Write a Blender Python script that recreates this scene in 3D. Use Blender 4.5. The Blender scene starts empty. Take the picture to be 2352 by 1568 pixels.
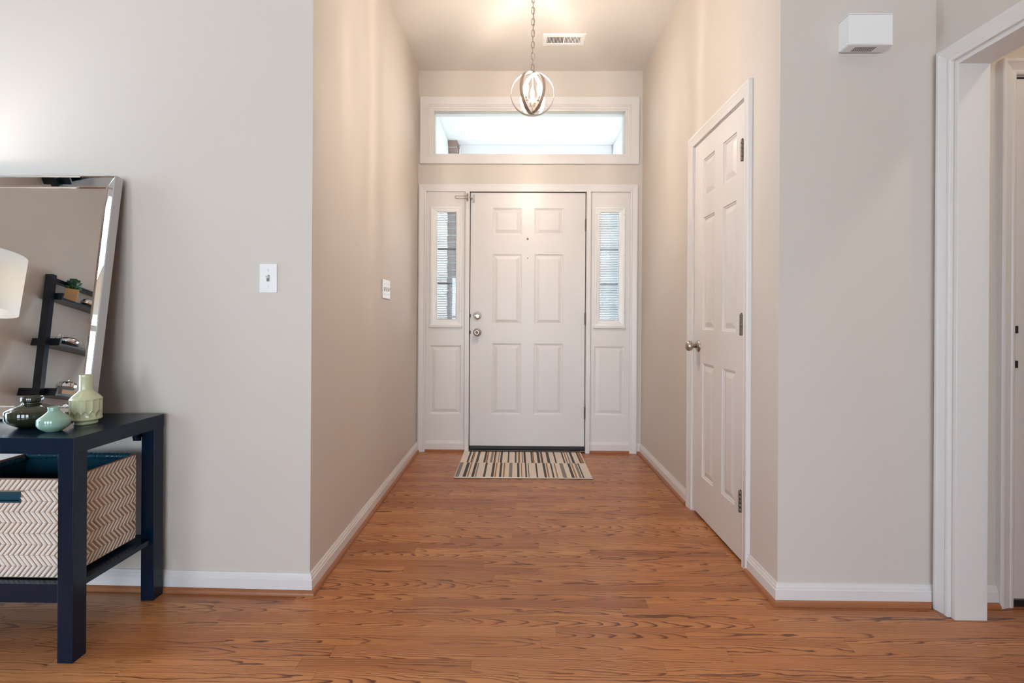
import bpy, bmesh, math, random
from mathutils import Vector, Matrix
from math import pi, sin, cos, radians, sqrt, atan2

random.seed(7)
SC = bpy.context.scene
COL = SC.collection

# ------------------------------------------------------------------ camera
cam_d = bpy.data.cameras.new('camera')
cam = bpy.data.objects.new('camera', cam_d)
COL.objects.link(cam)
cam_d.sensor_width = 36.0
cam_d.lens = 1110.0 / 2352.0 * 36.0
cam_d.shift_y = (729.35 - 784.0) / 2352.0
cam_d.clip_start = 0.02
cam.matrix_world = (Matrix.Translation((0, 0, 1.09)) @ Matrix.Rotation(0.0103, 4, 'Z')
                    @ Matrix.Rotation(pi / 2, 4, 'X') @ Matrix.Rotation(0.006, 4, 'Z'))
SC.camera = cam

# ------------------------------------------------------------------ view, world
SC.view_settings.view_transform = 'Standard'
SC.view_settings.look = 'None'
SC.view_settings.gamma = 1.0
SC.view_settings.use_curve_mapping = False
SC.view_settings.exposure = 0.0
SC.cycles.use_denoising = True
SC.cycles.max_bounces = 10
SC.cycles.diffuse_bounces = 6
SC.cycles.sample_clamp_indirect = 6.0
SC.cycles.caustics_reflective = False

W = bpy.data.worlds.new('sky')
SC.world = W
W.use_nodes = True
wn = W.node_tree.nodes
wl = W.node_tree.links
sky = wn.new('ShaderNodeTexSky')
sky.sky_type = 'HOSEK_WILKIE'
sky.sun_direction = Vector((0.35, 0.25, 0.75)).normalized()
sky.turbidity = 5.0
sky.ground_albedo = 0.35
veil = wn.new('ShaderNodeMix')          # thin white overcast over the blue
veil.data_type = 'RGBA'
veil.inputs['Factor'].default_value = 0.72
veil.inputs['B'].default_value = (0.128, 0.135, 0.142, 1)
wl.new(sky.outputs['Color'], veil.inputs['A'])
wl.new(veil.outputs['Result'], wn['Background'].inputs['Color'])
wn['Background'].inputs['Strength'].default_value = 60.0


def area_light(name, loc, rot, sx, sy, power, color):
    d = bpy.data.lights.new(name, 'AREA')
    d.shape = 'RECTANGLE'
    d.size, d.size_y = sx, sy
    d.energy = power
    d.color = color
    o = bpy.data.objects.new(name, d)
    o.location = loc
    o.rotation_euler = rot
    COL.objects.link(o)
    return o


def point_light(name, loc, power, color, radius=0.03):
    d = bpy.data.lights.new(name, 'POINT')
    d.energy = power
    d.color = color
    d.shadow_soft_size = radius
    o = bpy.data.objects.new(name, d)
    o.location = loc
    COL.objects.link(o)
    return o


# daylight just outside the three living room windows (behind the camera) and the left one
WIN_X = (-2.55, -0.95, 0.65)
for wx in WIN_X:
    area_light('window_daylight', (wx, -3.36, 1.10), (pi / 2, 0, 0), 1.2, 1.9, 28.0, (0.72, 0.86, 1.0))
area_light('window_daylight', (-3.66, 1.32, 1.22), (pi / 2, 0, -pi / 2), 0.76, 1.85, 40.0, (0.46, 0.72, 1.0))
for cx_, cy_ in ((-2.4, -0.9), (-0.7, -0.9), (0.9, -0.9), (-2.4, 0.9), (-0.7, 0.9), (0.9, 0.9)):
    point_light('ceiling_glow', (cx_, cy_, 2.98), 1.2, (1.0, 0.88, 0.76), 0.06)  # unseen warm fill lamps, added to flatten the room light


# ------------------------------------------------------------------ materials
def newmat(name):
    m = bpy.data.materials.new(name)
    m.use_nodes = True
    return m, m.node_tree.nodes, m.node_tree.links, m.node_tree.nodes['Principled BSDF']


def plain(name, col, rough=0.5, metal=0.0, spec=0.5, coat=0.0, bump=None, vary=0.0, trans=0.0, emit=None):
    m, n, l, b = newmat(name)
    b.inputs['Base Color'].default_value = (*col, 1)
    b.inputs['Roughness'].default_value = rough
    b.inputs['Metallic'].default_value = metal
    b.inputs['Specular IOR Level'].default_value = spec
    b.inputs['Coat Weight'].default_value = coat
    b.inputs['Transmission Weight'].default_value = trans
    if emit:
        b.inputs['Emission Color'].default_value = (*emit[:3], 1)
        b.inputs['Emission Strength'].default_value = emit[3]
    tc = n.new('ShaderNodeTexCoord')
    if vary > 0:
        nz = n.new('ShaderNodeTexNoise')
        nz.inputs['Scale'].default_value = 2.3
        nz.inputs['Detail'].default_value = 4
        l.new(tc.outputs['Object'], nz.inputs['Vector'])
        mx = n.new('ShaderNodeMix')
        mx.data_type = 'RGBA'
        mx.inputs['A'].default_value = (*[c * (1 - vary) for c in col], 1)
        mx.inputs['B'].default_value = (*[min(1, c * (1 + vary)) for c in col], 1)
        l.new(nz.outputs['Fac'], mx.inputs['Factor'])
        l.new(mx.outputs['Result'], b.inputs['Base Color'])
    if bump:
        nz2 = n.new('ShaderNodeTexNoise')
        nz2.inputs['Scale'].default_value = bump[0]
        nz2.inputs['Detail'].default_value = 3
        l.new(tc.outputs['Object'], nz2.inputs['Vector'])
        bp = n.new('ShaderNodeBump')
        bp.inputs['Strength'].default_value = bump[1]
        bp.inputs['Distance'].default_value = bump[2]
        l.new(nz2.outputs['Fac'], bp.inputs['Height'])
        l.new(bp.outputs['Normal'], b.inputs['Normal'])
    return m


M = {}
M['wall'] = plain('wall_paint', (0.63, 0.575, 0.52), 0.62, spec=0.3, bump=(260, 0.12, 0.001), vary=0.015)
M['ceil'] = plain('ceiling_paint', (0.70, 0.665, 0.63), 0.8, spec=0.2, bump=(180, 0.12, 0.001))
M['trim'] = plain('white_trim_paint', (0.73, 0.705, 0.685), 0.32, spec=0.45, vary=0.01)
M['door'] = plain('white_door_paint', (0.72, 0.69, 0.67), 0.36, spec=0.45, vary=0.01, bump=(90, 0.05, 0.0006))
M['plastic'] = plain('white_plastic', (0.82, 0.82, 0.81), 0.3)
M['nickel'] = plain('brushed_nickel', (0.50, 0.45, 0.405), 0.33, metal=1.0, bump=(400, 0.1, 0.0004))
M['dnickel'] = plain('aged_hinge_metal', (0.19, 0.16, 0.135), 0.5, metal=1.0, bump=(300, 0.15, 0.0004))
M['chrome'] = plain('polished_silver', (0.82, 0.80, 0.80), 0.06, metal=1.0)
M['silverframe'] = plain('silver_frame_edge', (0.52, 0.51, 0.52), 0.4, metal=0.6)
M['mirror'] = plain('mirror_glass', (0.85, 0.85, 0.84), 0.003, metal=1.0)
M['black'] = plain('black_rubber', (0.012, 0.012, 0.016), 0.45)
M['tblack'] = plain('black_foil_blue_sheen', (0.0022, 0.0105, 0.027), 0.22, spec=0.32, bump=(120, 0.08, 0.0005), vary=0.15)  # blue daylight sheen is mixed into the base colour
M['dark'] = plain('dark_void', (0.01, 0.009, 0.008), 0.9)
M['shelfwood'] = plain('black_shelf_wood', (0.006, 0.013, 0.026), 0.3, bump=(70, 0.25, 0.001), vary=0.2)
M['lining'] = plain('dark_teal_lining', (0.007, 0.055, 0.085), 0.3, spec=0.6, bump=(45, 0.35, 0.003))
M['tan'] = plain('tan_weave', (0.31, 0.185, 0.115), 0.85, bump=(300, 0.5, 0.002), vary=0.1)
M['cream'] = plain('cream_yarn', (0.74, 0.67, 0.60), 0.9, bump=(350, 0.6, 0.002), vary=0.08)
M['vase_dark'] = plain('dark_olive_glaze', (0.020, 0.026, 0.010), 0.06, coat=0.6)
M['vase_mint'] = plain('mint_glaze', (0.26, 0.42, 0.33), 0.10, coat=0.6)
M['vase_tall'] = plain('pale_olive_glaze', (0.52, 0.53, 0.33), 0.13, coat=0.5)
M['matcream'] = plain('mat_cream', (0.76, 0.68, 0.58), 0.95, bump=(420, 0.6, 0.002), vary=0.08)
M['matdark'] = plain('mat_charcoal', (0.085, 0.075, 0.07), 0.95, bump=(420, 0.6, 0.002), vary=0.15)
M['matgrey'] = plain('mat_grey', (0.24, 0.22, 0.20), 0.95, bump=(420, 0.6, 0.002), vary=0.15)
M['matochre'] = plain('mat_ochre', (0.36, 0.17, 0.065), 0.95, bump=(420, 0.6, 0.002), vary=0.12)
M['succ'] = plain('succulent_green', (0.035, 0.13, 0.06), 0.5, vary=0.3)
M['potwood'] = plain('pale_pot_wood', (0.58, 0.34, 0.15), 0.5, bump=(60, 0.2, 0.001), vary=0.12)
M['paper'] = plain('page_edge', (0.62, 0.42, 0.26), 0.8)
M['cover'] = plain('grey_cover', (0.42, 0.41, 0.40), 0.6)
M['brick'] = plain('brown_brick', (0.30, 0.205, 0.18), 0.9, bump=(60, 0.5, 0.004), vary=0.3)  # base lightened to carry the haze outside the side window
M['mortar'] = plain('mortar', (0.48, 0.46, 0.44), 0.95, bump=(90, 0.4, 0.003))
M['porch'] = plain('porch_white', (0.84, 0.85, 0.86), 0.6)
M['concrete'] = plain('porch_concrete', (0.55, 0.54, 0.52), 0.85, bump=(40, 0.3, 0.003), vary=0.08)
M['lawn'] = plain('lawn_grass', (0.34, 0.32, 0.24), 0.95, bump=(30, 0.8, 0.03), vary=0.35)
M['leaf'] = plain('tree_leaf', (0.17, 0.22, 0.09), 0.7, vary=0.35)
M['bark'] = plain('tree_bark', (0.11, 0.08, 0.06), 0.9, bump=(25, 0.8, 0.02), vary=0.2)
M['lampbase'] = plain('lamp_ceramic', (0.55, 0.55, 0.54), 0.15, coat=0.5)
M['bulb'] = plain('bulb_glow', (1, 0.9, 0.75), 0.2, emit=(1.0, 0.80, 0.55, 14.0))
M['downlens'] = plain('downlight_lens', (1, 0.95, 0.9), 0.4, emit=(1.0, 0.88, 0.74, 4.0))
M['candle'] = plain('candle_sleeve', (0.80, 0.72, 0.60), 0.5)


def glass_mat():
    m, n, l, b = newmat('window_glass')
    out = n['Material Output']
    tr = n.new('ShaderNodeBsdfTransparent')
    tr.inputs['Color'].default_value = (0.95, 0.97, 0.97, 1)
    gl = n.new('ShaderNodeBsdfGlossy')
    gl.inputs['Roughness'].default_value = 0.02
    fr = n.new('ShaderNodeFresnel')
    fr.inputs['IOR'].default_value = 1.45
    mx = n.new('ShaderNodeMixShader')
    l.new(fr.outputs['Fac'], mx.inputs['Fac'])
    l.new(tr.outputs[0], mx.inputs[1])
    l.new(gl.outputs[0], mx.inputs[2])
    l.new(mx.outputs[0], out.inputs['Surface'])
    n.remove(b)
    return m


M['glass'] = glass_mat()


def shade_mat():
    m, n, l, b = newmat('lamp_shade_linen')
    out = n['Material Output']
    df = n.new('ShaderNodeBsdfDiffuse')
    df.inputs['Color'].default_value = (0.82, 0.79, 0.74, 1)
    tl = n.new('ShaderNodeBsdfTranslucent')
    tl.inputs['Color'].default_value = (0.92, 0.89, 0.85, 1)
    mx = n.new('ShaderNodeMixShader')
    mx.inputs['Fac'].default_value = 0.68
    l.new(df.outputs[0], mx.inputs[1])
    l.new(tl.outputs[0], mx.inputs[2])
    l.new(mx.outputs[0], out.inputs['Surface'])
    n.remove(b)
    return m


M['shade'] = shade_mat()


def blind_mat():
    m, n, l, b = newmat('white_blind_slat')
    out = n['Material Output']
    b.inputs['Base Color'].default_value = (0.84, 0.85, 0.86, 1)
    b.inputs['Roughness'].default_value = 0.45
    tl = n.new('ShaderNodeBsdfTranslucent')
    tl.inputs['Color'].default_value = (0.80, 0.83, 0.86, 1)
    mx = n.new('ShaderNodeMixShader')
    mx.inputs['Fac'].default_value = 0.45
    l.new(b.outputs[0], mx.inputs[1])
    l.new(tl.outputs[0], mx.inputs[2])
    l.new(mx.outputs[0], out.inputs['Surface'])
    return m


M['blind'] = blind_mat()


def wood_mat(name, planks=False, dark=1.0):
    """Red-brown stained oak: parabolic cathedral rings, fine pores, per-board tone."""
    m, n, l, b = newmat(name)

    def math_(op, a, bb=None, cc=None):
        x = n.new('ShaderNodeMath')
        x.operation = op
        for i, v in enumerate((a, bb, cc)):
            if v is None:
                continue
            if isinstance(v, (int, float)):
                x.inputs[i].default_value = v
            else:
                l.new(v, x.inputs[i])
        return x.outputs[0]

    tc = n.new('ShaderNodeTexCoord')
    oi = n.new('ShaderNodeObjectInfo')
    sep = n.new('ShaderNodeSeparateXYZ')
    l.new(tc.outputs['Object'], sep.inputs[0])
    X, Y = sep.outputs[0], sep.outputs[1]
    r = oi.outputs['Random']
    edge = None
    if planks:      # the part of the floor that no board object covers: rows by maths
        row = math_('FLOOR', math_('DIVIDE', Y, 0.057))
        r = math_('FRACT', math_('MULTIPLY', math_('SINE', math_('MULTIPLY', row, 12.9898)), 43758.5))
        Yl = math_('SUBTRACT', math_('MODULO', math_('ADD', Y, 57.0), 0.057), 0.0285)
        edge = math_('GREATER_THAN', math_('ABSOLUTE', Yl), 0.0278)
        Y = Yl
    r2 = math_('FRACT', math_('MULTIPLY', r, 7.137))
    r3 = math_('FRACT', math_('MULTIPLY', r, 23.71))
    r4 = math_('FRACT', math_('MULTIPLY', r, 51.43))
    xo = math_('ADD', X, math_('MULTIPLY', r, 91.0))

    def noise(sx, sy, detail, w):
        cb = n.new('ShaderNodeCombineXYZ')
        l.new(math_('MULTIPLY', xo, sx), cb.inputs[0])
        l.new(math_('MULTIPLY', Y, sy), cb.inputs[1])
        l.new(math_('ADD', math_('MULTIPLY', r, 17.0), w), cb.inputs[2])
        t = n.new('ShaderNodeTexNoise')
        t.inputs['Scale'].default_value = 1.0
        t.inputs['Detail'].default_value = detail
        l.new(cb.outputs[0], t.inputs['Vector'])
        return t.outputs['Fac']

    n1 = noise(2.6, 16.0, 2.5, 0.0)
    n2 = noise(14.0, 90.0, 2.0, 3.0)
    c = math_('MULTIPLY', math_('SUBTRACT', r2, 0.5), 0.07)
    yc = math_('SUBTRACT', Y, c)
    A = math_('ADD', 1300.0, math_('MULTIPLY', r4, 2400.0))
    B = math_('ADD', 1.0, math_('MULTIPLY', math_('POWER', math_('FRACT', math_('MULTIPLY', r, 83.3)), 2.0), 13.0))
    ph = math_('ADD', math_('MULTIPLY', math_('MULTIPLY', yc, yc), A), math_('MULTIPLY', xo, B))
    ph = math_('ADD', ph, math_('MULTIPLY', n1, 4.5))
    ph = math_('ADD', ph, math_('MULTIPLY', n2, 0.55))
    fr = math_('FRACT', ph)
    ring = n.new('ShaderNodeValToRGB')
    e = ring.color_ramp.elements
    e[0].position, e[0].color = 0.0, (0, 0, 0, 1)
    e[1].position, e[1].color = 1.0, (0, 0, 0, 1)
    for p, v in ((0.50, 0.04), (0.70, 0.22), (0.82, 0.85), (0.93, 1.0)):
        q = e.new(p)
        q.color = (v, v, v, 1)
    l.new(fr, ring.inputs[0])
    # breaks in the dark rings so that they fade in and out
    fade = noise(1.5, 14.0, 1.5, 9.0)
    fade = math_('MULTIPLY', math_('SUBTRACT', fade, 0.22), 3.2)
    fade = math_('MINIMUM', math_('MAXIMUM', fade, 0.0), 1.0)
    ringv = math_('MULTIPLY', ring.outputs['Color'], fade)
    pores = noise(16.0, 700.0, 2.0, 5.0)
    pores = math_('MULTIPLY', math_('MAXIMUM', math_('SUBTRACT', pores, 0.50), 0.0), 2.6)
    tone = n.new('ShaderNodeValToRGB')
    te = tone.color_ramp.elements
    te[0].position, te[0].color = 0.0, (0.38 * dark, 0.135 * dark, 0.048 * dark, 1)
    te[1].position, te[1].color = 1.0, (0.65 * dark, 0.285 * dark, 0.104 * dark, 1)
    q = te.new(0.5)
    q.color = (0.53 * dark, 0.212 * dark, 0.076 * dark, 1)
    mot = noise(1.6, 9.0, 2.0, 12.0)
    l.new(math_('ADD', math_('MULTIPLY', r3, 0.62), math_('MULTIPLY', math_('SUBTRACT', mot, 0.3), 0.75)),
          tone.inputs[0])
    mx = n.new('ShaderNodeMix')
    mx.data_type = 'RGBA'
    mx.inputs['B'].default_value = (0.095 * dark, 0.030 * dark, 0.018 * dark, 1)
    fac = math_('MINIMUM', math_('ADD', math_('MULTIPLY', ringv, 0.90), math_('MULTIPLY', pores, 0.55)), 0.92)
    l.new(fac, mx.inputs['Factor'])
    l.new(tone.outputs['Color'], mx.inputs['A'])
    colr = mx.outputs['Result']
    if edge is not None:
        m2 = n.new('ShaderNodeMix')
        m2.data_type = 'RGBA'
        m2.inputs['B'].default_value = (0.03, 0.012, 0.006, 1)
        l.new(edge, m2.inputs['Factor'])
        l.new(colr, m2.inputs['A'])
        colr = m2.outputs['Result']
    l.new(colr, b.inputs['Base Color'])
    b.inputs['Roughness'].default_value = 0.27
    b.inputs['Specular IOR Level'].default_value = 0.42
    bp = n.new('ShaderNodeBump')
    bp.inputs['Strength'].default_value = 0.12
    bp.inputs['Distance'].default_value = 0.0006
    bp.invert = True
    l.new(fac, bp.inputs['Height'])
    l.new(bp.outputs['Normal'], b.inputs['Normal'])
    return m


M['oak'] = wood_mat('stained_oak_board', dark=0.94)
M['oakfield'] = wood_mat('stained_oak_field', planks=True)
M['shoe'] = plain('stained_shoe_wood', (0.33, 0.125, 0.05), 0.35, bump=(50, 0.15, 0.001), vary=0.22)


# ------------------------------------------------------------------ mesh helpers
class MB:
    def __init__(self):
        self.v, self.f, self.s = [], [], []

    def add(self, verts, faces, smooth=False):
        o = len(self.v)
        self.v += [tuple(x) for x in verts]
        self.f += [tuple(i + o for i in f) for f in faces]
        self.s += [smooth] * len(faces)
        return self

    def box(self, x0, x1, y0, y1, z0, z1, mtx=None):
        vs = [Vector(p) for p in ((x0, y0, z0), (x1, y0, z0), (x1, y1, z0), (x0, y1, z0),
                                  (x0, y0, z1), (x1, y0, z1), (x1, y1, z1), (x0, y1, z1))]
        if mtx is not None:
            vs = [mtx @ p for p in vs]
        return self.add(vs, [(0, 3, 2, 1), (4, 5, 6, 7), (0, 1, 5, 4), (1, 2, 6, 5), (2, 3, 7, 6), (3, 0, 4, 7)])

    def cham(self, x0, x1, y0, y1, z0, z1, c):
        """box whose top edge is chamfered by c"""
        vs = [(x0, y0, z0), (x1, y0, z0), (x1, y1, z0), (x0, y1, z0),
              (x0, y0, z1 - c), (x1, y0, z1 - c), (x1, y1, z1 - c), (x0, y1, z1 - c),
              (x0 + c, y0 + c, z1), (x1 - c, y0 + c, z1), (x1 - c, y1 - c, z1), (x0 + c, y1 - c, z1)]
        fs = [(0, 3, 2, 1), (8, 9, 10, 11)]
        for i in range(4):
            j = (i + 1) % 4
            fs += [(i, j, j + 4, i + 4), (i + 4, j + 4, j + 8, i + 8)]
        return self.add(vs, fs)

    def lathe(self, prof, seg=32, mtx=None, smooth=True, cap=True, rad=None):
        """prof: (r, z) from bottom to top, about Z"""
        vs, fs = [], []
        k = len(prof)
        for i in range(seg):
            a = 2 * pi * i / seg
            for (r, z) in prof:
                rr = rad(r, z, a) if rad else r
                p = Vector((rr * cos(a), rr * sin(a), z))
                vs.append(mtx @ p if mtx is not None else p)
        for i in range(seg):
            j = (i + 1) % seg
            for t in range(k - 1):
                fs.append((i * k + t, j * k + t, j * k + t + 1, i * k + t + 1))
        if cap:
            if prof[0][0] > 1e-6:
                fs.append(tuple(i * k for i in range(seg))[::-1])
            if prof[-1][0] > 1e-6:
                fs.append(tuple(i * k + k - 1 for i in range(seg)))
        return self.add(vs, fs, smooth)

    def tube(self, pts, r, seg=8, closed=False):
        pts = [Vector(p) for p in pts]
        n = len(pts)
        vs, fs = [], []
        up = Vector((0.013, 0.021, 1.0)).normalized()
        for i, p in enumerate(pts):
            if closed:
                t = pts[(i + 1) % n] - pts[i - 1]
            else:
                t = pts[min(i + 1, n - 1)] - pts[max(i - 1, 0)]
            t.normalize()
            a = t.cross(up)
            if a.length < 0.05:
                a = t.cross(Vector((1, 0, 0)))
            a.normalize()
            bb = t.cross(a)
            rr = r[i] if isinstance(r, (list, tuple)) else r
            for s in range(seg):
                q = 2 * pi * s / seg
                vs.append(p + a * rr * cos(q) + bb * rr * sin(q))
        m = n if closed else n - 1
        for i in range(m):
            j = (i + 1) % n
            for s in range(seg):
                t = (s + 1) % seg
                fs.append((i * seg + s, i * seg + t, j * seg + t, j * seg + s))
        if not closed:
            fs.append(tuple(range(seg))[::-1])
            fs.append(tuple((n - 1) * seg + s for s in range(seg)))
        return self.add(vs, fs, True)

    def build(self, name, mat, parent=None, bevel=0.0, kind=None, label=None, seg=2):
        me = bpy.data.meshes.new(name)
        me.from_pydata(self.v, [], self.f)
        me.polygons.foreach_set('use_smooth', self.s)
        me.update()
        bm = bmesh.new()
        bm.from_mesh(me)
        bmesh.ops.recalc_face_normals(bm, faces=bm.faces)
        bm.to_mesh(me)
        bm.free()
        me.materials.append(mat)
        o = bpy.data.objects.new(name, me)
        COL.objects.link(o)
        if parent is not None:
            o.parent = parent
        if bevel > 0:
            md = o.modifiers.new('bevel', 'BEVEL')
            md.width = bevel
            md.segments = seg
            md.limit_method = 'ANGLE'
            md.angle_limit = radians(40)
        if kind:
            o['kind'] = kind
        if label:
            o['label'] = label
        return o


def tag(o, label, cat, group=None, kind=None):
    o['label'] = label
    o['category'] = cat
    if group:
        o['group'] = group
    if kind:
        o['kind'] = kind
    return o


def thing(name, label, cat, loc=(0, 0, 0), group=None, rotz=0.0, kind=None):
    o = bpy.data.objects.new(name, None)
    o.empty_display_size = 0.05
    o.location = loc
    o.rotation_euler = (0, 0, rotz)
    COL.objects.link(o)
    return tag(o, label, cat, group, kind)


def sweep(mb, path, prof, mp, closed=False, smooth=False):
    """profile (a across to the left of the path, b out) swept along a 2-D path with mitres; mp maps (u, v, n)."""
    n = len(path)
    rows = []
    for i in range(n):
        p = Vector(path[i])
        d0 = d1 = None
        if closed or i > 0:
            d0 = (p - Vector(path[i - 1])).normalized()
        if closed or i < n - 1:
            d1 = (Vector(path[(i + 1) % n]) - p).normalized()
        if d0 is None:
            d0 = d1
        if d1 is None:
            d1 = d0
        n0 = Vector((-d0.y, d0.x))
        n1 = Vector((-d1.y, d1.x))
        mit = (n0 + n1).normalized()
        k = 1.0 / max(0.2, mit.dot(n0))
        rows.append([mp(*(p + mit * a * k), b) for a, b in prof])
    vs = [q for r in rows for q in r]
    k = len(prof)
    fs = []
    m = n if closed else n - 1
    for i in range(m):
        j = (i + 1) % n
        for t in range(k):
            s = (t + 1) % k
            fs.append((i * k + t, i * k + s, j * k + s, j * k + t))
    if not closed:
        fs.append(tuple(range(k)))
        fs.append(tuple((n - 1) * k + t for t in range(k))[::-1])
    mb.add(vs, fs, smooth)
    return mb


def raised_panel(mb, mp, u0, u1, v0, v1, steps):
    """nested rectangles: steps = [(inset, n)], mp maps (u, v, n)"""
    rings = []
    for ins, nn in steps:
        rings.append([mp(u0 + ins, v0 + ins, nn), mp(u1 - ins, v0 + ins, nn),
                      mp(u1 - ins, v1 - ins, nn), mp(u0 + ins, v1 - ins, nn)])
    vs = [p for r in rings for p in r]
    fs = []
    for i in range(len(rings) - 1):
        for t in range(4):
            s = (t + 1) % 4
            fs.append((i * 4 + t, i * 4 + s, i * 4 + 4 + s, i * 4 + 4 + t))
    k = (len(rings) - 1) * 4
    fs.append((k, k + 1, k + 2, k + 3))
    mb.add(vs, fs)
    return mb


def slab_with_holes(mb, mp, us, vs_, holes, n_front, n_back):
    """door slab: front face cut into cells, the hole cells left out"""
    for i in range(len(us) - 1):
        for j in range(len(vs_) - 1):
            if (i, j) in holes:
                continue
            mb.add([mp(us[i], vs_[j], n_front), mp(us[i + 1], vs_[j], n_front),
                    mp(us[i + 1], vs_[j + 1], n_front), mp(us[i], vs_[j + 1], n_front)], [(0, 1, 2, 3)])
    if n_back is None:
        return mb
    a, b, c, d = us[0], us[-1], vs_[0], vs_[-1]
    P = [mp(a, c, n_front), mp(b, c, n_front), mp(b, d, n_front), mp(a, d, n_front),
         mp(a, c, n_back), mp(b, c, n_back), mp(b, d, n_back), mp(a, d, n_back)]
    mb.add(P, [(0, 4, 5, 1), (1, 5, 6, 2), (2, 6, 7, 3), (3, 7, 4, 0), (4, 7, 6, 5)])
    return mb


# ------------------------------------------------------------------ room constants (metres)
XL, XR = -0.81, 1.007          # foyer side walls
YL, YR = 1.897, 1.869          # wall faces left and right of the foyer mouth
YB = 3.918                     # foyer end wall
ZC = 3.09
XW = -3.47                     # living room left wall
XO = 1.60                      # wall with the cased opening
YK = -3.2                      # living room back wall

mpB = lambda u, v, n: Vector((u, YB - n, v))              # foyer end wall: u = x, v = z, n towards the room
mpR = lambda u, v, n: Vector((XR - n, u, v))              # foyer right wall: u = y
mpO = lambda u, v, n: Vector((XO - n, u, v))              # opening wall
mpF = lambda u, v, n: Vector((u, YR - n, v))              # front right wall


def wall(name, label, boxes):
    mb = MB()
    for bx in boxes:
        mb.box(*bx)
    o = mb.build(name, M['wall'])
    return tag(o, label, 'wall', kind='structure')


YLW = YL + 0.0235 * (XL - XW)     # this wall runs a little out of square
wfl = MB()
P = [(XW - 0.12, YLW + 0.003, z) for z in (0, ZC)] + [(XL, YL, z) for z in (0, ZC)] + [(XL, YL + 0.12, z) for z in (0, ZC)] + [(XW - 0.12, YLW + 0.123, z) for z in (0, ZC)]
wfl.add(P, [(0, 1, 3, 2), (2, 3, 5, 4), (4, 5, 7, 6), (6, 7, 1, 0), (0, 2, 4, 6), (1, 7, 5, 3)])
tag(wfl.build('wall_front_left', M['wall']), 'greige painted wall behind the black console table, left of the foyer', 'wall', kind='structure')
wall('wall_foyer_left', 'long bare foyer wall carrying the three-gang switch plate',
     [(XL - 0.12, XL, YL + 0.12, YB, 0, ZC)])
wall('wall_foyer_end', 'foyer end wall around the front door and the transom window',
     [(XL - 0.12, -0.745, YB, YB + 0.14, 0, ZC), (0.915, XR + 0.12, YB, YB + 0.14, 0, ZC),
      (-0.745, 0.915, YB, YB + 0.14, 2.112, 2.39), (-0.745, 0.915, YB, YB + 0.14, 2.80, ZC),
      (-0.745, -0.72, YB, YB + 0.14, 2.39, 2.80), (0.90, 0.915, YB, YB + 0.14, 2.39, 2.80)])
wall('wall_foyer_right', 'foyer wall with the narrow closet door in it',
     [(XR, XR + 0.12, YR + 0.11, 2.145, 0, ZC), (XR, XR + 0.12, 2.765, YB, 0, ZC),
      (XR, XR + 0.12, 2.145, 2.765, 2.068, ZC)])
wall('wall_front_right', 'wall right of the foyer mouth with the white door chime',
     [(XR, 1.889, YR, YR + 0.11, 0, ZC), (1.889, 2.76, YR, YR + 0.11, 2.03, ZC), (2.76, 3.3, YR, YR + 0.11, 0, ZC)])
wall('wall_opening', 'right hand wall with the cased opening to the side hall',
     [(XO, XO + 0.112, 1.786, YR, 0, ZC), (XO, XO + 0.112, YK, 0.86, 0, ZC),
      (XO, XO + 0.112, 0.86, 1.786, 2.037, ZC)])
wall('wall_hall_right', 'far side wall of the side hall', [(3.2, 3.3, YK, YR, 0, ZC)])
wall('wall_hall_back', 'rear wall of the side hall', [(XO + 0.112, 3.2, -1.3, -1.2, 0, ZC)])
wall('wall_left', 'living room side wall the ladder shelf leans on',
     [(XW - 0.12, XW, YK, 0.92, 0, ZC), (XW - 0.12, XW, 1.72, YL + 0.06, 0, ZC),
      (XW - 0.12, XW, 0.92, 1.72, 0, 0.25), (XW - 0.12, XW, 0.92, 1.72, 2.2, ZC)])
bb = [(XW - 0.12, XO + 0.112, YK - 0.12, YK, 0, 0.15), (XW - 0.12, XO + 0.112, YK - 0.12, YK, 2.05, ZC)]
xs = [XW - 0.12]
for wx in WIN_X:
    xs += [wx - 0.6, wx + 0.6]
xs.append(XO + 0.112)
for i in range(0, len(xs), 2):
    bb.append((xs[i], xs[i + 1], YK - 0.12, YK, 0.15, 2.05))
wall('wall_back', 'living room window wall behind the camera', bb)

o = MB().box(XW - 0.12, 3.3, YK - 0.12, YB + 0.14, ZC, ZC + 0.1).build('ceiling', M['ceil'])
tag(o, 'flat pale ceiling over foyer and living room', 'ceiling', kind='structure')

# ------------------------------------------------------------------ floor: boards as parts of the floor
o_floor = MB().box(XW - 0.12, 3.3, YK - 0.12, YB + 0.14, -0.12, -0.02).build('floor', M['oakfield'])
tag(o_floor, 'red-brown stained oak strip floor', 'floor', kind='structure')
BW = 0.057
Y0 = 1.1971


def board(x0, x1, y0):
    mb = MB()
    hx, hy = (x1 - x0) / 2, BW / 2
    g = 0.00015
    dz = random.uniform(-0.0004, 0.0)
    mb.cham(-hx + g, hx - g, -hy + g, hy - g, -0.02, dz, 0.0004)
    ob = mb.build('floor_board', M['oak'], o_floor)
    ob.location = ((x0 + x1) / 2, y0 + hy, 0)


row = 0
y = Y0
while y < YB - 0.002:
    if y < YR + 0.06:
        lo, hi = -2.25, 2.35
    else:
        lo, hi = XL - 0.03, XR + 0.03
    x = lo - random.uniform(0.0, 0.5)
    first = True
    while x < hi - 0.02:
        ln = random.choice((0.42, 0.58, 0.74, 0.9, 1.05, 1.2)) * random.uniform(0.9, 1.12)
        xa, xb = max(x, lo), min(x + ln, hi)
        if xb - xa > 0.10:
            board(xa, xb, y)
        elif xb - xa > 0.0:
            board(xa, xb, y)
        x += ln
    y += BW
    row += 1
YEND = y
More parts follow.
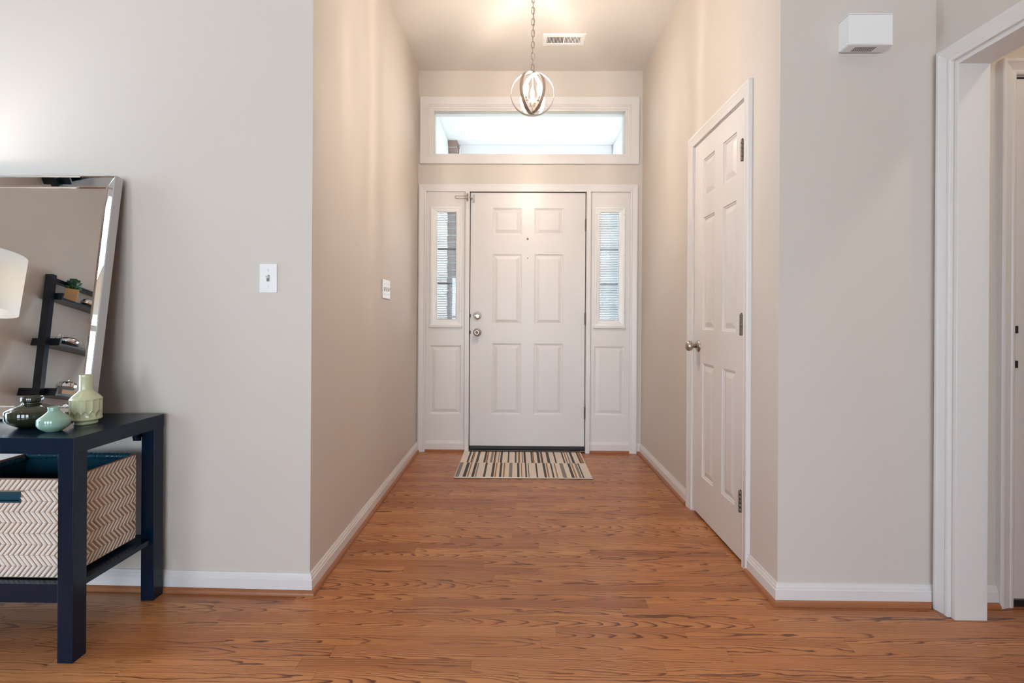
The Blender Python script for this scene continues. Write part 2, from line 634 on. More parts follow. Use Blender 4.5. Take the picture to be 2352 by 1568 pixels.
# the boards' neighbours, as one flat field each (not seen by the camera)
fld = MB()
fld.box(XW - 0.12, 3.3, YK - 0.12, Y0, -0.02, -0.0003)
fld.box(XW - 0.12, -2.25, Y0, YL + 0.03, -0.02, -0.0003)
fld.box(2.35, 3.3, Y0, YR + 0.03, -0.02, -0.0003)
fo = fld.build('board_field', M['oakfield'], o_floor, kind='stuff')

# ------------------------------------------------------------------ baseboards and shoe moulding
BASE = [(0, 0), (0.014, 0), (0.014, 0.056), (0.011, 0.060), (0.0105, 0.066), (0.007, 0.072), (0.005, 0.0795),
        (0.0, 0.080)]
SHOE = [(0.014, 0)] + [(0.014 + 0.013 * cos(t), 0.019 * sin(t)) for t in [radians(a) for a in (0, 18, 36, 54, 72, 90)]]
mpFl = lambda u, v, n: Vector((u, v, n))
runs = [('front_left', [(XW, YLW), (XL, YL), (XL, YB), (-0.80, YB)][::-1], 'white baseboard below the console table and along the foyer'),
        ('foyer_right', [(0.972, YB), (XR, YB), (XR, 2.842)][::-1], 'short white baseboard between front door and closet'),
        ('front_right', [(XR, 2.092), (XR, YR), (XO, YR), (XO, 1.858)][::-1], 'white baseboard under the door chime'),
        ('hall', [(XO + 0.112, YR), (1.836, YR)][::-1], 'stub of white baseboard in the side hall'),
        ('left', [(XW, YK), (XW, YLW)][::-1], 'white baseboard behind the ladder shelf'),
        ('back', [(XO, YK), (XW, YK)][::-1], 'white baseboard under the living room windows'),
        ('opening', [(XO, 0.79), (XO, YK)][::-1], 'white baseboard beside the cased opening')]
ti = 20
for nm, path, lab in runs:
    bo = sweep(MB(), path, BASE, mpFl).build('baseboard_' + nm, M['trim'])
    tag(bo, lab, 'baseboard', kind='structure')
    so = sweep(MB(), path, SHOE, mpFl, smooth=False).build('shoe_moulding', M['shoe'], bo,
                                                         label='stained wooden quarter-round')

# ------------------------------------------------------------------ casings
CAS = [(0, 0), (0, 0.010), (0.005, 0.012), (0.012, 0.0125), (0.016, 0.0105), (0.030, 0.014), (0.040, 0.0165),
       (0.046, 0.0185), (0.055, 0.0185), (0.058, 0.016), (0.058, 0)]
# path runs so that "left" is outwards
o = sweep(MB(), [(-0.742, 0), (-0.742, 2.110), (0.912, 2.110), (0.912, 0)], CAS, mpB).build('trim_1', M['trim'])
tag(o, 'white moulded casing around the front door and its side panels', 'casing', kind='structure')
o = sweep(MB(), [(2.768, 0), (2.768, 2.068), (2.146, 2.068), (2.146, 0)][::-1], CAS,
          lambda u, v, n: Vector((XR - n, u, v))).build('trim_2', M['trim'])
tag(o, 'white moulded casing around the narrow closet door', 'casing', kind='structure')
o = sweep(MB(), [(0.855, 0), (0.855, 2.042), (1.792, 2.042), (1.792, 0)], CAS, mpO).build('trim_3', M['trim'])
tag(o, 'white moulded casing on the opening to the side hall', 'casing', kind='structure')
jb = MB()
jb.box(XO - 0.002, XO + 0.114, 1.772, 1.786, 0.0, 2.037)
jb.box(XO - 0.002, XO + 0.114, 0.86, 0.874, 0.0, 2.037)
jb.box(XO - 0.002, XO + 0.114, 0.874, 1.772, 2.023, 2.037)
o = jb.build('trim_4', M['trim'], bevel=0.0015)
tag(o, 'flat white jamb lining the opening to the side hall', 'jamb', kind='structure')
o = sweep(MB(), [(1.894, 0), (1.894, 2.026), (2.755, 2.026), (2.755, 0)],
          [(a, b * 1.25) for a, b in CAS], mpF).build('trim_5', M['trim'])
tag(o, 'white moulded casing of the door in the side hall', 'casing', kind='structure')

STEPS = [(0.0, 0.0), (0.004, -0.004), (0.010, -0.006), (0.014, -0.0085), (0.020, -0.0085), (0.044, -0.002), (0.048, -0.001)]
STEPS = [(0.0, 0.0), (0.003, -0.005), (0.008, -0.0055), (0.012, -0.0095), (0.017, -0.0095), (0.038, -0.0025), (0.041, -0.0015)]


def knob_profile():
    return [(0.0, -0.002), (0.033, -0.002), (0.033, 0.003), (0.028, 0.009), (0.013, 0.012), (0.0115, 0.030), (0.016, 0.036),
            (0.025, 0.042), (0.0285, 0.052), (0.0275, 0.062), (0.020, 0.069), (0.0, 0.071)]


def six_panel(name, label, mp, us, vs, n_front, n_back):
    mb = MB()
    holes = [(i, j) for i in (1, 3) for j in (1, 3, 5)]
    slab_with_holes(mb, mp, us, vs, holes, n_front, n_back)
    root = mb.build(name, M['door'])
    tag(root, label, 'door', kind='structure')
    for i, j in holes:
        pm = MB()
        raised_panel(pm, lambda u, v, n: mp(u, v, n + n_front), us[i], us[i + 1], vs[j], vs[j + 1], STEPS)
        pm.build('door_panel', M['door'], root)
    return root


# ---------------------------------------------------------------- front door
dF = 0.0                # front face against the end wall plane, slightly back
us = [-0.381, -0.20, 0.035, 0.139, 0.374, 0.551]
vs = [0.049, 0.302, 0.880, 1.033, 1.606, 1.763, 1.980, 2.106]
door1 = six_panel('door_1', 'white six-panel front door with deadbolt and round knob', mpB, us, vs, -0.012, -0.055)
rotN = Matrix.Rotation(pi / 2, 4, 'X')       # lathe axis Z -> -Y


def at(loc, rot=None):
    t = Matrix.Translation(loc)
    return t @ rot if rot is not None else t


kn = MB().lathe([(0.0, -0.002), (0.033, -0.002), (0.033, 0.004), (0.030, 0.008), (0.026, 0.009)], 32,
                at((-0.322, YB + 0.012, 0.969), rotN)).build('knob_rose', M['nickel'], door1)
MB().lathe([(0.012, 0.008), (0.0115, 0.030), (0.018, 0.034), (0.027, 0.042), (0.0295, 0.052), (0.027, 0.061), (0.019, 0.0665),
            (0.010, 0.0675), (0.009, 0.0655), (0.0, 0.0655)], 32,
           at((-0.322, YB + 0.012, 0.969), rotN)).build('knob', M['nickel'], door1)
MB().box(-0.3245, -0.3195, YB + 0.012 - 0.071, YB + 0.012 - 0.065, 0.964, 0.974).build('knob_button', M['dnickel'], door1, bevel=0.0008)
MB().lathe([(0.0, -0.002), (0.034, -0.002), (0.034, 0.004), (0.030, 0.009), (0.024, 0.012), (0.012, 0.014), (0.0, 0.014)], 32,
           at((-0.322, YB + 0.012, 1.104), rotN)).build('deadbolt_rose', M['chrome'], door1)
MB().box(-0.344, -0.300, YB - 0.021, YB - 0.001, 1.098, 1.110,
         at((0, 0, 0))).build('thumb_turn', M['nickel'], door1, bevel=0.003)
MB().lathe([(0.0, -0.001), (0.008, -0.001), (0.008, 0.003), (0.005, 0.004), (0.004, 0.002), (0.0, 0.002)], 20,
           at((0.083, YB + 0.012, 1.731), rotN)).build('peephole', M['dnickel'], door1)
MB().lathe([(0.0, -0.001), (0.0042, -0.001), (0.004, 0.003), (0.0, 0.004)], 14,
           at((0.084, YB + 0.012, 1.575), rotN)).build('wreath_hook', M['dnickel'], door1)
MB().box(-0.368, -0.345, YB + 0.0105, YB + 0.013, 1.955, 2.0).build('patch_plate', M['trim'], door1)


def hinge(parent, mp, u, z, mat, side=1, h=0.095):
    hb = MB()
    for k in range(5):
        z0 = z - h / 2 + k * h / 5
        c = mp(u, 0, 0.006)
        hb.lathe([(0.0, 0.0), (0.0072, 0.0), (0.0076, 0.0006), (0.0076, h / 5 - 0.0012), (0.0072, h / 5 - 0.0006), (0.0, h / 5 - 0.0006)],
                 12, at((c.x, c.y, z0)))
    c = mp(u, 0, 0.006)
    hb.lathe([(0.0, 0.0), (0.0045, 0.001), (0.003, 0.005), (0.0, 0.006)], 10, at((c.x, c.y, z + h / 2)))
    pv = [mp(u + side * 0.002, z - h / 2, 0.0035), mp(u + side * 0.012, z - h / 2, 0.0005),
          mp(u + side * 0.012, z + h / 2, 0.0005), mp(u + side * 0.002, z + h / 2, 0.0035)]
    pv2 = [mp(u + side * 0.002, z - h / 2, -0.004), mp(u + side * 0.012, z - h / 2, -0.004),
           mp(u + side * 0.012, z + h / 2, -0.004), mp(u + side * 0.002, z + h / 2, -0.004)]
    hb.add(pv + pv2, [(0, 1, 2, 3), (4, 7, 6, 5), (0, 4, 5, 1), (1, 5, 6, 2), (2, 6, 7, 3), (3, 7, 4, 0)])
    return hb.build('hinge', mat, parent)


for z in (1.842, 1.084, 0.321):
    hinge(door1, lambda u, v, n: mpB(u, v, n + 0.002), 0.5525, z, M['dnickel'])
# bolt edges showing in the gap
for z in (1.104, 0.969):
    MB().box(-0.394, -0.376, YB + 0.004, YB + 0.02, z - 0.013, z + 0.013).build('latch_plate', M['black'], door1)

# swing-bar guard: bar on the mullion, catch on the door
g = MB()
zg = 2.057
g.tube([(-0.402, YB - 0.034, zg + 0.010), (-0.49, YB - 0.036, zg + 0.010), (-0.502, YB - 0.036, zg + 0.006), (-0.505, YB - 0.036, zg),
        (-0.502, YB - 0.036, zg - 0.006), (-0.49, YB - 0.036, zg - 0.010), (-0.402, YB - 0.034, zg - 0.010)], 0.0032, 8)
gb = g.build('guard_bar', M['nickel'], door1, label='nickel swing bar')
pl = MB()
pl.box(-0.412, -0.396, YB - 0.030, YB - 0.0265, zg - 0.032, zg + 0.032)
for s in (1, -1):
    pl.lathe([(0.0, 0), (0.006, 0), (0.006, 0.010), (0.0, 0.012)], 12, at((-0.404, YB - 0.028, zg + s * 0.022), rotN))
pl.tube([(-0.402, YB - 0.034, zg - 0.016), (-0.402, YB - 0.034, zg + 0.016)], 0.005, 10)
pl.build('guard_plate', M['nickel'], door1)
ct = MB()
ct.box(-0.366, -0.349, YB + 0.008, YB + 0.0125, zg - 0.034, zg + 0.034)
ct.box(-0.385, -0.352, YB - 0.024, YB + 0.010, zg - 0.003, zg + 0.003)
ct.lathe([(0.0, 0), (0.006, 0), (0.0065, 0.006), (0.0, 0.009)], 12, at((-0.384, YB - 0.022, zg), rotN))
for s in (1, -1):
    ct.lathe([(0.0, 0), (0.0045, 0), (0.003, 0.002), (0.0, 0.003)], 10, at((-0.3575, YB + 0.009, zg + s * 0.022), rotN))
ct.build('guard_catch', M['nickel'], door1)

# threshold, sweep and dark gap backing
th = MB()
th.box(-0.384, 0.554, YB - 0.004, YB + 0.14, 0.0, 0.018)
o = th.build('trim_6', M['black'], bevel=0.003)
tag(o, 'dark metal threshold under the front door', 'threshold', kind='structure')
MB().box(-0.382, 0.552, YB + 0.006, YB + 0.05, 0.019, 0.046).build('door_sweep', M['black'], o, bevel=0.004)
MB().box(-0.384, 0.554, YB - 0.006, YB + 0.001, 0.010, 0.0155).build('threshold_lip', M['chrome'], o)
gk = MB()
gk.box(-0.3875, -0.382, YB + 0.016, YB + 0.06, 0.02, 2.112)
gk.box(0.552, 0.5575, YB + 0.016, YB + 0.06, 0.02, 2.112)
gk.box(-0.3875, 0.5575, YB + 0.016, YB + 0.06, 2.107, 2.112)
gk.build('dark_gap_strip', M['black'], o)  # black strips stand in for the shade in the door gap

# mullion posts
for i, (a, b) in enumerate(((-0.420, -0.3865), (0.5565, 0.590))):
    o = MB().box(a, b, YB - 0.0265, YB + 0.10, 0.0, 2.112).build('trim_%d' % (7 + i), M['trim'], bevel=0.002)
    tag(o, 'white post between front door and %s side window' % ('left' if i == 0 else 'right'), 'post', kind='structure')

# ---------------------------------------------------------------- sidelites
LITE = [(0, 0), (0, 0.010), (0.006, 0.0125), (0.012, 0.0115), (0.016, 0.007), (0.030, 0.005), (0.045, 0.003),
        (0.050, -0.001), (0.050, -0.02), (0, -0.02)]


def sidelite(idx, x0, x1, gx0, gx1, px0, px1, label, slat_tilt, see):
    zg0, zg1, zf0, zf1 = 1.074, 1.943, 1.022, 1.985
    zp0, zp1 = 0.304, 0.861
    mb = MB()
    us = [x0, px0, px1, x1]
    vs = [0.022, zp0, zp1, zf0 + 0.004, zf1 - 0.004, 2.112]
    nf = -0.006
    slab_with_holes(mb, mpB, us, vs, [(1, 1), (1, 3)], nf, None)
    root = mb.build('window_%d' % idx, M['trim'])
    tag(root, label, 'side window', kind='structure')
    bk = MB()
    bk.box(x0, x1, YB + 0.045, YB + 0.055, 0.0, zg0 - 0.02)
    bk.box(x0, x1, YB + 0.045, YB + 0.055, zg1 + 0.02, 2.112)
    bk.box(x0, gx0 - 0.015, YB + 0.045, YB + 0.055, zg0 - 0.02, zg1 + 0.02)
    bk.box(gx1 + 0.015, x1, YB + 0.045, YB + 0.055, zg0 - 0.02, zg1 + 0.02)
    bk.build('outer_skin', M['trim'], root)
    pm = MB()
    raised_panel(pm, lambda u, v, n: mpB(u, v, n + nf), px0, px1, zp0, zp1, STEPS)
    pm.build('lower_panel', M['trim'], root)
    # lite frame: flat band outside, sloping towards the glass
    fx0, fx1 = px0, px1
    fr = MB()
    outer = [(fx0, zf0), (fx1, zf0), (fx1, zf1), (fx0, zf1)]
    wl_ = [(gx0 - fx0), (zg0 - zf0)]
    prof = [(0, 0.000), (0, 0.009), (0.004, 0.012), (0.010, 0.012), (0.016, 0.008), (0.030, 0.005)]
    rings = []
    for a, b in prof:
        rings.append((a / 0.045, b))
    rings += [(0.80, 0.003), (0.92, 0.001), (1.0, -0.004), (1.0, -0.016)]
    vv, ff = [], []
    for t, b in rings:
        ax0 = fx0 + (gx0 - fx0) * t
        ax1 = fx1 + (gx1 - fx1) * t
        az0 = zf0 + (zg0 - zf0) * t
        az1 = zf1 + (zg1 - zf1) * t
        for (u, v) in ((ax0, az0), (ax1, az0), (ax1, az1), (ax0, az1)):
            vv.append(mpB(u, v, b + nf))
    for i in range(len(rings) - 1):
        for t in range(4):
            s = (t + 1) % 4
            ff.append((i * 4 + t, i * 4 + s, i * 4 + 4 + s, i * 4 + 4 + t))
    fr.add(vv, ff)
    fr.build('lite_frame', M['plastic'], root)
    # little stepped sill at the bottom of the frame, pull tab at the top
    MB().box(fx0 - 0.008, fx1 + 0.008, YB - 0.012, YB + 0.008, zf0 - 0.014, zf0 + 0.002).build('frame_sill', M['trim'], root, bevel=0.004)
    xm = (gx0 + gx1) / 2
    tb = MB()
    tb.tube([(xm - 0.018, YB - 0.004, zf1 - 0.008), (xm - 0.010, YB - 0.004, zf1 - 0.015), (xm + 0.008, YB - 0.004, zf1 - 0.015),
             (xm + 0.016, YB - 0.004, zf1 - 0.008), (xm + 0.024, YB - 0.004, zf1 - 0.006)], 0.0016, 6)
    tb.build('blind_tab', M['plastic'], root)
    sc_ = MB()
    for zz in (1.93, 1.60, 1.135) if see < 0.5 else (1.60, 1.135):
        for xx in (fx0 + 0.010, fx1 - 0.010):
            sc_.lathe([(0, 0), (0.0055, 0), (0.0045, 0.003), (0, 0.004)], 10, at((xx, YB - 0.006, zz), rotN))
    sc_.build('screw_caps', M['plastic'], root)
    MB().box(gx0 - 0.012, gx1 + 0.012, YB + 0.018, YB + 0.021, zg0 - 0.012, zg1 + 0.012).build('pane', M['glass'], root)
    MB().box(gx0 - 0.012, gx1 + 0.012, YB + 0.047, YB + 0.050, zg0 - 0.012, zg1 + 0.012).build('pane', M['glass'], root)
    # dividing bars in front of the blind
    for zz in (1.369 + 0.284, 1.369):
        MB().box(gx0 - 0.004, gx1 + 0.004, YB + 0.0505, YB + 0.0565, zz - 0.006, zz + 0.006).build('glazing_bar', M['trim'], root)
    sl = MB()
    nz = 62
    for k in range(nz):
        zz = zg0 + 0.004 + (zg1 - zg0 - 0.01) * k / (nz - 1)
        mt = at(((gx0 + gx1) / 2, YB + 0.034, zz), Matrix.Rotation(slat_tilt, 4, 'X'))
        sl.box(-(gx1 - gx0) / 2 - 0.002, (gx1 - gx0) / 2 + 0.002, -0.0066, 0.0066, -0.0004, 0.0004, mt)
    sl.build('blind_slats', M['blind'], root, kind='stuff')
    co = MB()
    for xx in (gx0 + 0.022, gx1 - 0.028):
        co.tube([(xx, YB + 0.027, zg0), (xx, YB + 0.027, zg1)], 0.0006, 5)
    co.build('blind_cord', M['blind'], root)
    # low base with a bevelled top, and the stained shoe in front of it
    ba = sweep(MB(), [(x1, YB + 0.006), (x0, YB + 0.006)], [(0, 0.02), (0.014, 0.02), (0.014, 0.068), (0.004, 0.088), (0, 0.088)], mpFl)
    ba.build('base_strip', M['trim'], root)
    sh = sweep(MB(), [(x1, YB + 0.012), (x0, YB + 0.012)], [(0, 0), (0.022, 0.0), (0.022, 0.014), (0.018, 0.022), (0, 0.022)], mpFl)
    sh.build('shoe_moulding', M['shoe'], root)
    return root


sidelite(2, -0.744, -0.419, -0.650, -0.500, -0.707, -0.453,
         'narrow window left of the front door, its blind slats open to the porch', radians(36), 1.0)
sidelite(3, 0.589, 0.914, 0.673, 0.820, 0.627, 0.872,
         'narrow window right of the front door, its blind slats closed bright', radians(72), 0.0)

# ---------------------------------------------------------------- transom
root = sweep(MB(), [(-0.69, 2.414), (0.873, 2.414), (0.873, 2.770), (-0.69, 2.770)][::-1],
             [(-0.004, -0.016), (-0.004, -0.004), (0.012, -0.003), (0.013, 0.002), (0.028, 0.003), (0.031, 0.010), (0.038, 0.011), (0.041, 0.018),
              (0.100, 0.020), (0.103, 0.018), (0.103, 0.0), (0.0, -0.016)], mpB, closed=True).build('window_1', M['trim'])
tag(root, 'wide transom window with white frame above the front door', 'transom window', kind='structure')
for v in root.data.vertices:         # bottom board is narrower than the top one
    if v.co.z < 2.414 - 0.02:
        v.co.z = 2.414 - (2.414 - v.co.z) * 0.80
inner = MB()
inner.box(-0.72, -0.682, YB + 0.012, YB + 0.12, 2.39, 2.80)
inner.box(0.865, 0.90, YB + 0.012, YB + 0.12, 2.39, 2.80)
inner.box(-0.682, 0.865, YB + 0.012, YB + 0.12, 2.39, 2.418)
inner.box(-0.682, 0.865, YB + 0.012, YB + 0.12, 2.766, 2.80)
inner.build('sash', M['trim'], root, bevel=0.002)
MB().box(-0.685, 0.868, YB + 0.052, YB + 0.056, 2.414, 2.770).build('pane', M['glass'], root)

# ---------------------------------------------------------------- closet door
us = [2.155, 2.236, 2.381, 2.482, 2.632, 2.757]
vs = [0.014, 0.232, 0.850, 1.030, 1.637, 1.745, 1.953, 2.060]
door2 = six_panel('door_2', 'narrow white six-panel closet door in the foyer side wall', mpR, us, vs, 0.000, -0.035)
rotX = Matrix.Rotation(-pi / 2, 4, 'Y')      # lathe axis Z -> -X
MB().lathe([(0.0, -0.002), (0.033, -0.002), (0.033, 0.003), (0.028, 0.008), (0.015, 0.011)], 32,
           at((XR, 2.692, 0.940), rotX)).build('knob_rose', M['nickel'], door2)
MB().lathe([(0.012, 0.008), (0.0105, 0.028), (0.014, 0.032), (0.025, 0.040), (0.029, 0.050), (0.0275, 0.061), (0.019, 0.069),
            (0.0, 0.072)], 32, at((XR, 2.692, 0.940), rotX)).build('knob', M['nickel'], door2)
for z in (1.840, 1.064, 0.280):
    hinge(door2, lambda u, v, n: mpR(u, v, n + 0.004), 2.158, z, M['dnickel'], side=-1)
cj = MB()
cj.box(XR - 0.001, XR + 0.12, 2.145, 2.1515, 0, 2.068)
cj.box(XR - 0.001, XR + 0.12, 2.7605, 2.768, 0, 2.068)
cj.box(XR - 0.001, XR + 0.12, 2.145, 2.768, 2.0635, 2.068)
o = cj.build('trim_9', M['trim'])
tag(o, 'thin white jamb around the closet door', 'jamb', kind='structure')
ck = MB()
ck.box(XR + 0.020, XR + 0.12, 2.1515, 2.1548, 0, 2.063)
ck.box(XR + 0.020, XR + 0.12, 2.7572, 2.7605, 0, 2.063)
ck.box(XR + 0.012, XR + 0.12, 2.1515, 2.7605, 2.0603, 2.0635)
ck.box(XR + 0.040, XR + 0.12, 2.1515, 2.7605, 0.0, 2.063)
ck.build('gap_shade', M['dark'], o)  # near-black fill painted in for shade around and behind the slab

# ---------------------------------------------------------------- hall door (only its edge is seen)
us = [1.903, 2.02, 2.26, 2.40, 2.64, 2.748]
vs = [0.030, 0.302, 0.880, 1.033, 1.606, 1.763, 1.980, 2.012]
vs = [0.030, 0.25, 0.83, 0.98, 1.55, 1.70, 1.92, 2.012]
door3 = six_panel('door_3', 'white door at the right edge in the side hall', mpF, us, vs, 0.004, -0.03)
for z in (1.056, 0.924):
    MB().box(1.896, 1.908, YR - 0.011, YR + 0.002, z - 0.014, z + 0.014).build('latch_plate', M['black'], door3, bevel=0.001)
hk = MB()
hk.box(1.889, 1.896, YR - 0.001, YR + 0.11, 0, 2.03)
hk.box(2.753, 2.76, YR - 0.001, YR + 0.11, 0, 2.03)
hk.box(1.889, 2.76, YR - 0.001, YR + 0.11, 2.022, 2.03)
o = hk.build('trim_10', M['trim'])
tag(o, 'white jamb of the door in the side hall', 'jamb', kind='structure')
hs = MB()
hs.box(1.8965, 1.9025, YR + 0.012, YR + 0.11, 0.0, 2.02)
hs.box(1.8965, 2.753, YR + 0.004, YR + 0.11, 2.0135, 2.0215)
hs.box(1.8965, 2.753, YR - 0.006, YR + 0.11, 0.0, 0.026)
hs.build('dark_gap_strip', M['black'], o)  # black fill for the shaded side and top gap, plus the real threshold

# ---------------------------------------------------------------- living room windows behind the camera
wi = 4
for wx in WIN_X + ('L',):
    if wx == 'L':
        mpW = lambda u, v, n: Vector((XW + n, u, v))
        u0, u1, z0, z1, lab = 0.92, 1.72, 0.25, 2.2, 'tall window in the left side wall beyond the end of the console'
    else:
        mpW = lambda u, v, n: Vector((-u, YK + n, v))
        u0, u1, z0, z1 = -wx - 0.6, -wx + 0.6, 0.15, 2.05
        lab = '%s of the three living room windows behind the camera' % {-2.55: 'first', -0.95: 'middle', 0.65: 'last'}[wx]
    fr = sweep(MB(), [(u0, z0), (u1, z0), (u1, z1), (u0, z1)][::-1], CAS, mpW, closed=True).build('window_%d' % wi, M['trim'])
    tag(fr, lab, 'window', kind='structure')
    sa = MB()
    for (a, b, c, d) in ((u0, u0 + 0.05, z0, z1), (u1 - 0.05, u1, z0, z1), (u0 + 0.05, u1 - 0.05, z0, z0 + 0.05),
                         (u0 + 0.05, u1 - 0.05, z1 - 0.05, z1), (u0 + 0.05, u1 - 0.05, (z0 + z1) / 2 - 0.02, (z0 + z1) / 2 + 0.02)):
        P = [mpW(a, c, -0.08), mpW(b, c, -0.08), mpW(b, d, -0.08), mpW(a, d, -0.08),
             mpW(a, c, -0.03), mpW(b, c, -0.03), mpW(b, d, -0.03), mpW(a, d, -0.03)]
        sa.add(P, [(0, 3, 2, 1), (4, 5, 6, 7), (0, 1, 5, 4), (1, 2, 6, 5), (2, 3, 7, 6), (3, 0, 4, 7)])
    sa.build('sash', M['trim'], fr)
    pn = MB()
    P = [mpW(u0 + 0.04, z0 + 0.04, -0.06), mpW(u1 - 0.04, z0 + 0.04, -0.06), mpW(u1 - 0.04, z1 - 0.04, -0.06), mpW(u0 + 0.04, z1 - 0.04, -0.06),
         mpW(u0 + 0.04, z0 + 0.04, -0.055), mpW(u1 - 0.04, z0 + 0.04, -0.055), mpW(u1 - 0.04, z1 - 0.04, -0.055), mpW(u0 + 0.04, z1 - 0.04, -0.055)]
    pn.add(P, [(0, 3, 2, 1), (4, 5, 6, 7), (0, 1, 5, 4), (1, 2, 6, 5), (2, 3, 7, 6), (3, 0, 4, 7)])
    pn.build('pane', M['glass'], fr)
    wi += 1

# ------------------------------------------------------------------ console table
TX, TY = -1.383, 1.496
tb = thing('console_table', 'black-brown console table with lower shelf against the left wall', 'table', (-1.98, 1.692, 0))


def loc(o_, x0, x1, y0, y1, z0, z1):
    return (x0 - o_[0], x1 - o_[0], y0 - o_[1], y1 - o_[1], z0 - o_[2], z1 - o_[2])


TL = (-1.98, 1.692, 0)
TXL = -2.58
MB().box(*loc(TL, TXL, TX, TY, 1.8835, 0.6545, 0.705)).build('table_top', M['tblack'], tb, bevel=0.0012)
for xa in (TXL + 0.001, TX - 0.050):
    for ya in (TY + 0.001, 1.8335):
        MB().box(*loc(TL, xa, xa + 0.049, ya, ya + 0.049, 0, 0.6545)).build('leg', M['tblack'], tb, bevel=0.0012)
sh = MB()
sh.box(*loc(TL, TXL + 0.012, TX - 0.012, TY + 0.030, 1.870, 0.217, 0.236))
sh.build('shelf', M['tblack'], tb, bevel=0.001)
MB().box(*loc(TL, TXL + 0.05, TX - 0.05, TY + 0.004, TY + 0.030, 0.187, 0.246)).build('shelf_rail', M['tblack'], tb, bevel=0.001)
MB().box(*loc(TL, TXL + 0.05, TX - 0.05, 1.850, 1.868, 0.187, 0.2165)).build('shelf_rail', M['tblack'], tb, bevel=0.001)
for xa in (TX - 0.088,):
    br = MB().box(*loc(TL, TX - 0.070, TX - 0.0505, 1.814, 1.836, 0.625, 0.6545)).box(*loc(TL, TX - 0.078, TX - 0.0505, 1.8265, 1.8335, 0.612, 0.6545))
    bo = br.build('corner_bracket', M['tblack'], tb)
    MB().lathe([(0, 0), (0.004, 0), (0.003, 0.002), (0, 0.002)], 10,
               at((TX - 0.066 - TL[0], 1.8265 - TL[1], 0.622), rotN)).build('screw', M['black'], bo)

# ------------------------------------------------------------------ leaning mirror
TH = radians(7.5)
mir = thing('leaning_mirror', 'wide silver-framed mirror standing on the black console against the wall', 'mirror', (-2.0, 1.735, 0.7103))
mR = Matrix.Rotation(-TH, 4, 'X')
MW0, MW1, MH = -2.42 + 2.0, -1.558 + 2.0, 0.930
# front plane local y = 0, back y = +0.038; z 0..MH
mpM = lambda u, v, n: mR @ Vector((u, -n, v))
FB = 0.046
fm = MB()
sweep(fm, [(MW0, 0), (MW1, 0), (MW1, MH), (MW0, MH)], [(0.0, -0.036), (0.0, -0.0015), (0.0015, 0.0), (0.0045, 0.0),
                                                  (0.0045, -0.034), (0.0045, -0.036)], mpM, closed=True)
fm.build('frame_edge', M['silverframe'], mir)
bv = MB()
sweep(bv, [(MW0, 0), (MW1, 0), (MW1, MH), (MW0, MH)], [(0.0046, -0.0008), (0.0075, -0.0035), (0.040, -0.0155), (0.0435, -0.013),
                                                  (0.0475, -0.0165), (0.0475, -0.022), (0.0046, -0.022)], mpM, closed=True)
bv.build('bevelled_strip', M['mirror'], mir)
mg = MB()
P = [mpM(u, v, n) for n in (-0.018, -0.024) for (u, v) in ((MW0 + 0.046, 0.046), (MW1 - 0.046, 0.046), (MW1 - 0.046, MH - 0.046), (MW0 + 0.046, MH - 0.046))]
mg.add(P, [(0, 1, 2, 3), (4, 7, 6, 5), (0, 4, 5, 1), (1, 5, 6, 2), (2, 6, 7, 3), (3, 7, 4, 0)])
mg.build('mirror_glass', M['mirror'], mir)
P = [mpM(u, v, n) for n in (-0.0245, -0.036) for (u, v) in ((MW0 + 0.005, 0.005), (MW1 - 0.005, 0.005), (MW1 - 0.005, MH - 0.005), (MW0 + 0.005, MH - 0.005))]
MB().add(P, [(0, 1, 2, 3), (4, 7, 6, 5), (0, 4, 5, 1), (1, 5, 6, 2), (2, 6, 7, 3), (3, 7, 4, 0)]).build('backing', M['black'], mir)

# ------------------------------------------------------------------ vases
ZT = 0.7053
v = thing('tall_bottle_vase', 'tall pale olive faceted bottle vase at the right end of the console', 'vase', (-1.528, 1.700, ZT))


def facets(r, z, a, n=14, amp=0.05):
    return r * (1 - amp * (1 - abs(cos(n * a / 2))))


prof = [(0.0, 0.0), (0.031, 0.0), (0.034, 0.002), (0.034, 0.007), (0.032, 0.009), (0.0335, 0.0105), (0.0445, 0.017), (0.0465, 0.021)]
MB().lathe(prof, 56).build('foot', M['vase_tall'], v)
bd = MB()
seg, n_f = 168, 14
zs = [0.021, 0.023, 0.026, 0.030] + [0.034 + 0.0011 * i for i in range(19)] + [0.062, 0.070, 0.078, 0.082, 0.084, 0.086, 0.088]


def bodyrad(r, z, a):
    k = n_f * a / (2 * pi)
    fr = abs((k % 1.0) - 0.5) * 2           # 0 centre of upper facet, 1 at its edge
    fr2 = abs(((k + 0.5) % 1.0) - 0.5) * 2
    zed = 0.037 + 0.0125 * fr               # upper facets end in points
    if z > zed:
        t = min(1.0, (z - zed) / 0.003) * min(1.0, max(0.0, (0.0895 - z) / 0.006))
        return r - 0.0030 * (1 - fr ** 2) * t
    t = min(1.0, (zed - z) / 0.0022) * min(1.0, max(0.0, (z - 0.021) / 0.006))
    return r - (0.0030 * (1 - fr2 ** 2) + 0.0018) * t - 0.0012 * (1 - fr ** 2) * (1 - t)


bd.lathe([(0.0465, z) for z in zs], seg, rad=bodyrad, cap=False)
bd.build('faceted_body', M['vase_tall'], v)
MB().lathe([(0.0465, 0.088), (0.0455, 0.091), (0.0385, 0.100), (0.024, 0.114), (0.0205, 0.118), (0.0193, 0.123)], 56, cap=False).build('shoulder', M['vase_tall'], v)
MB().lathe([(0.0193, 0.123), (0.0192, 0.168), (0.0196, 0.1725), (0.0188, 0.1745), (0.0172, 0.173), (0.0168, 0.140), (0.0, 0.135)], 56,
           cap=False, rad=lambda r, z, a: r * (1 - 0.018 * abs(cos(5 * a)))).build('neck', M['vase_tall'], v)

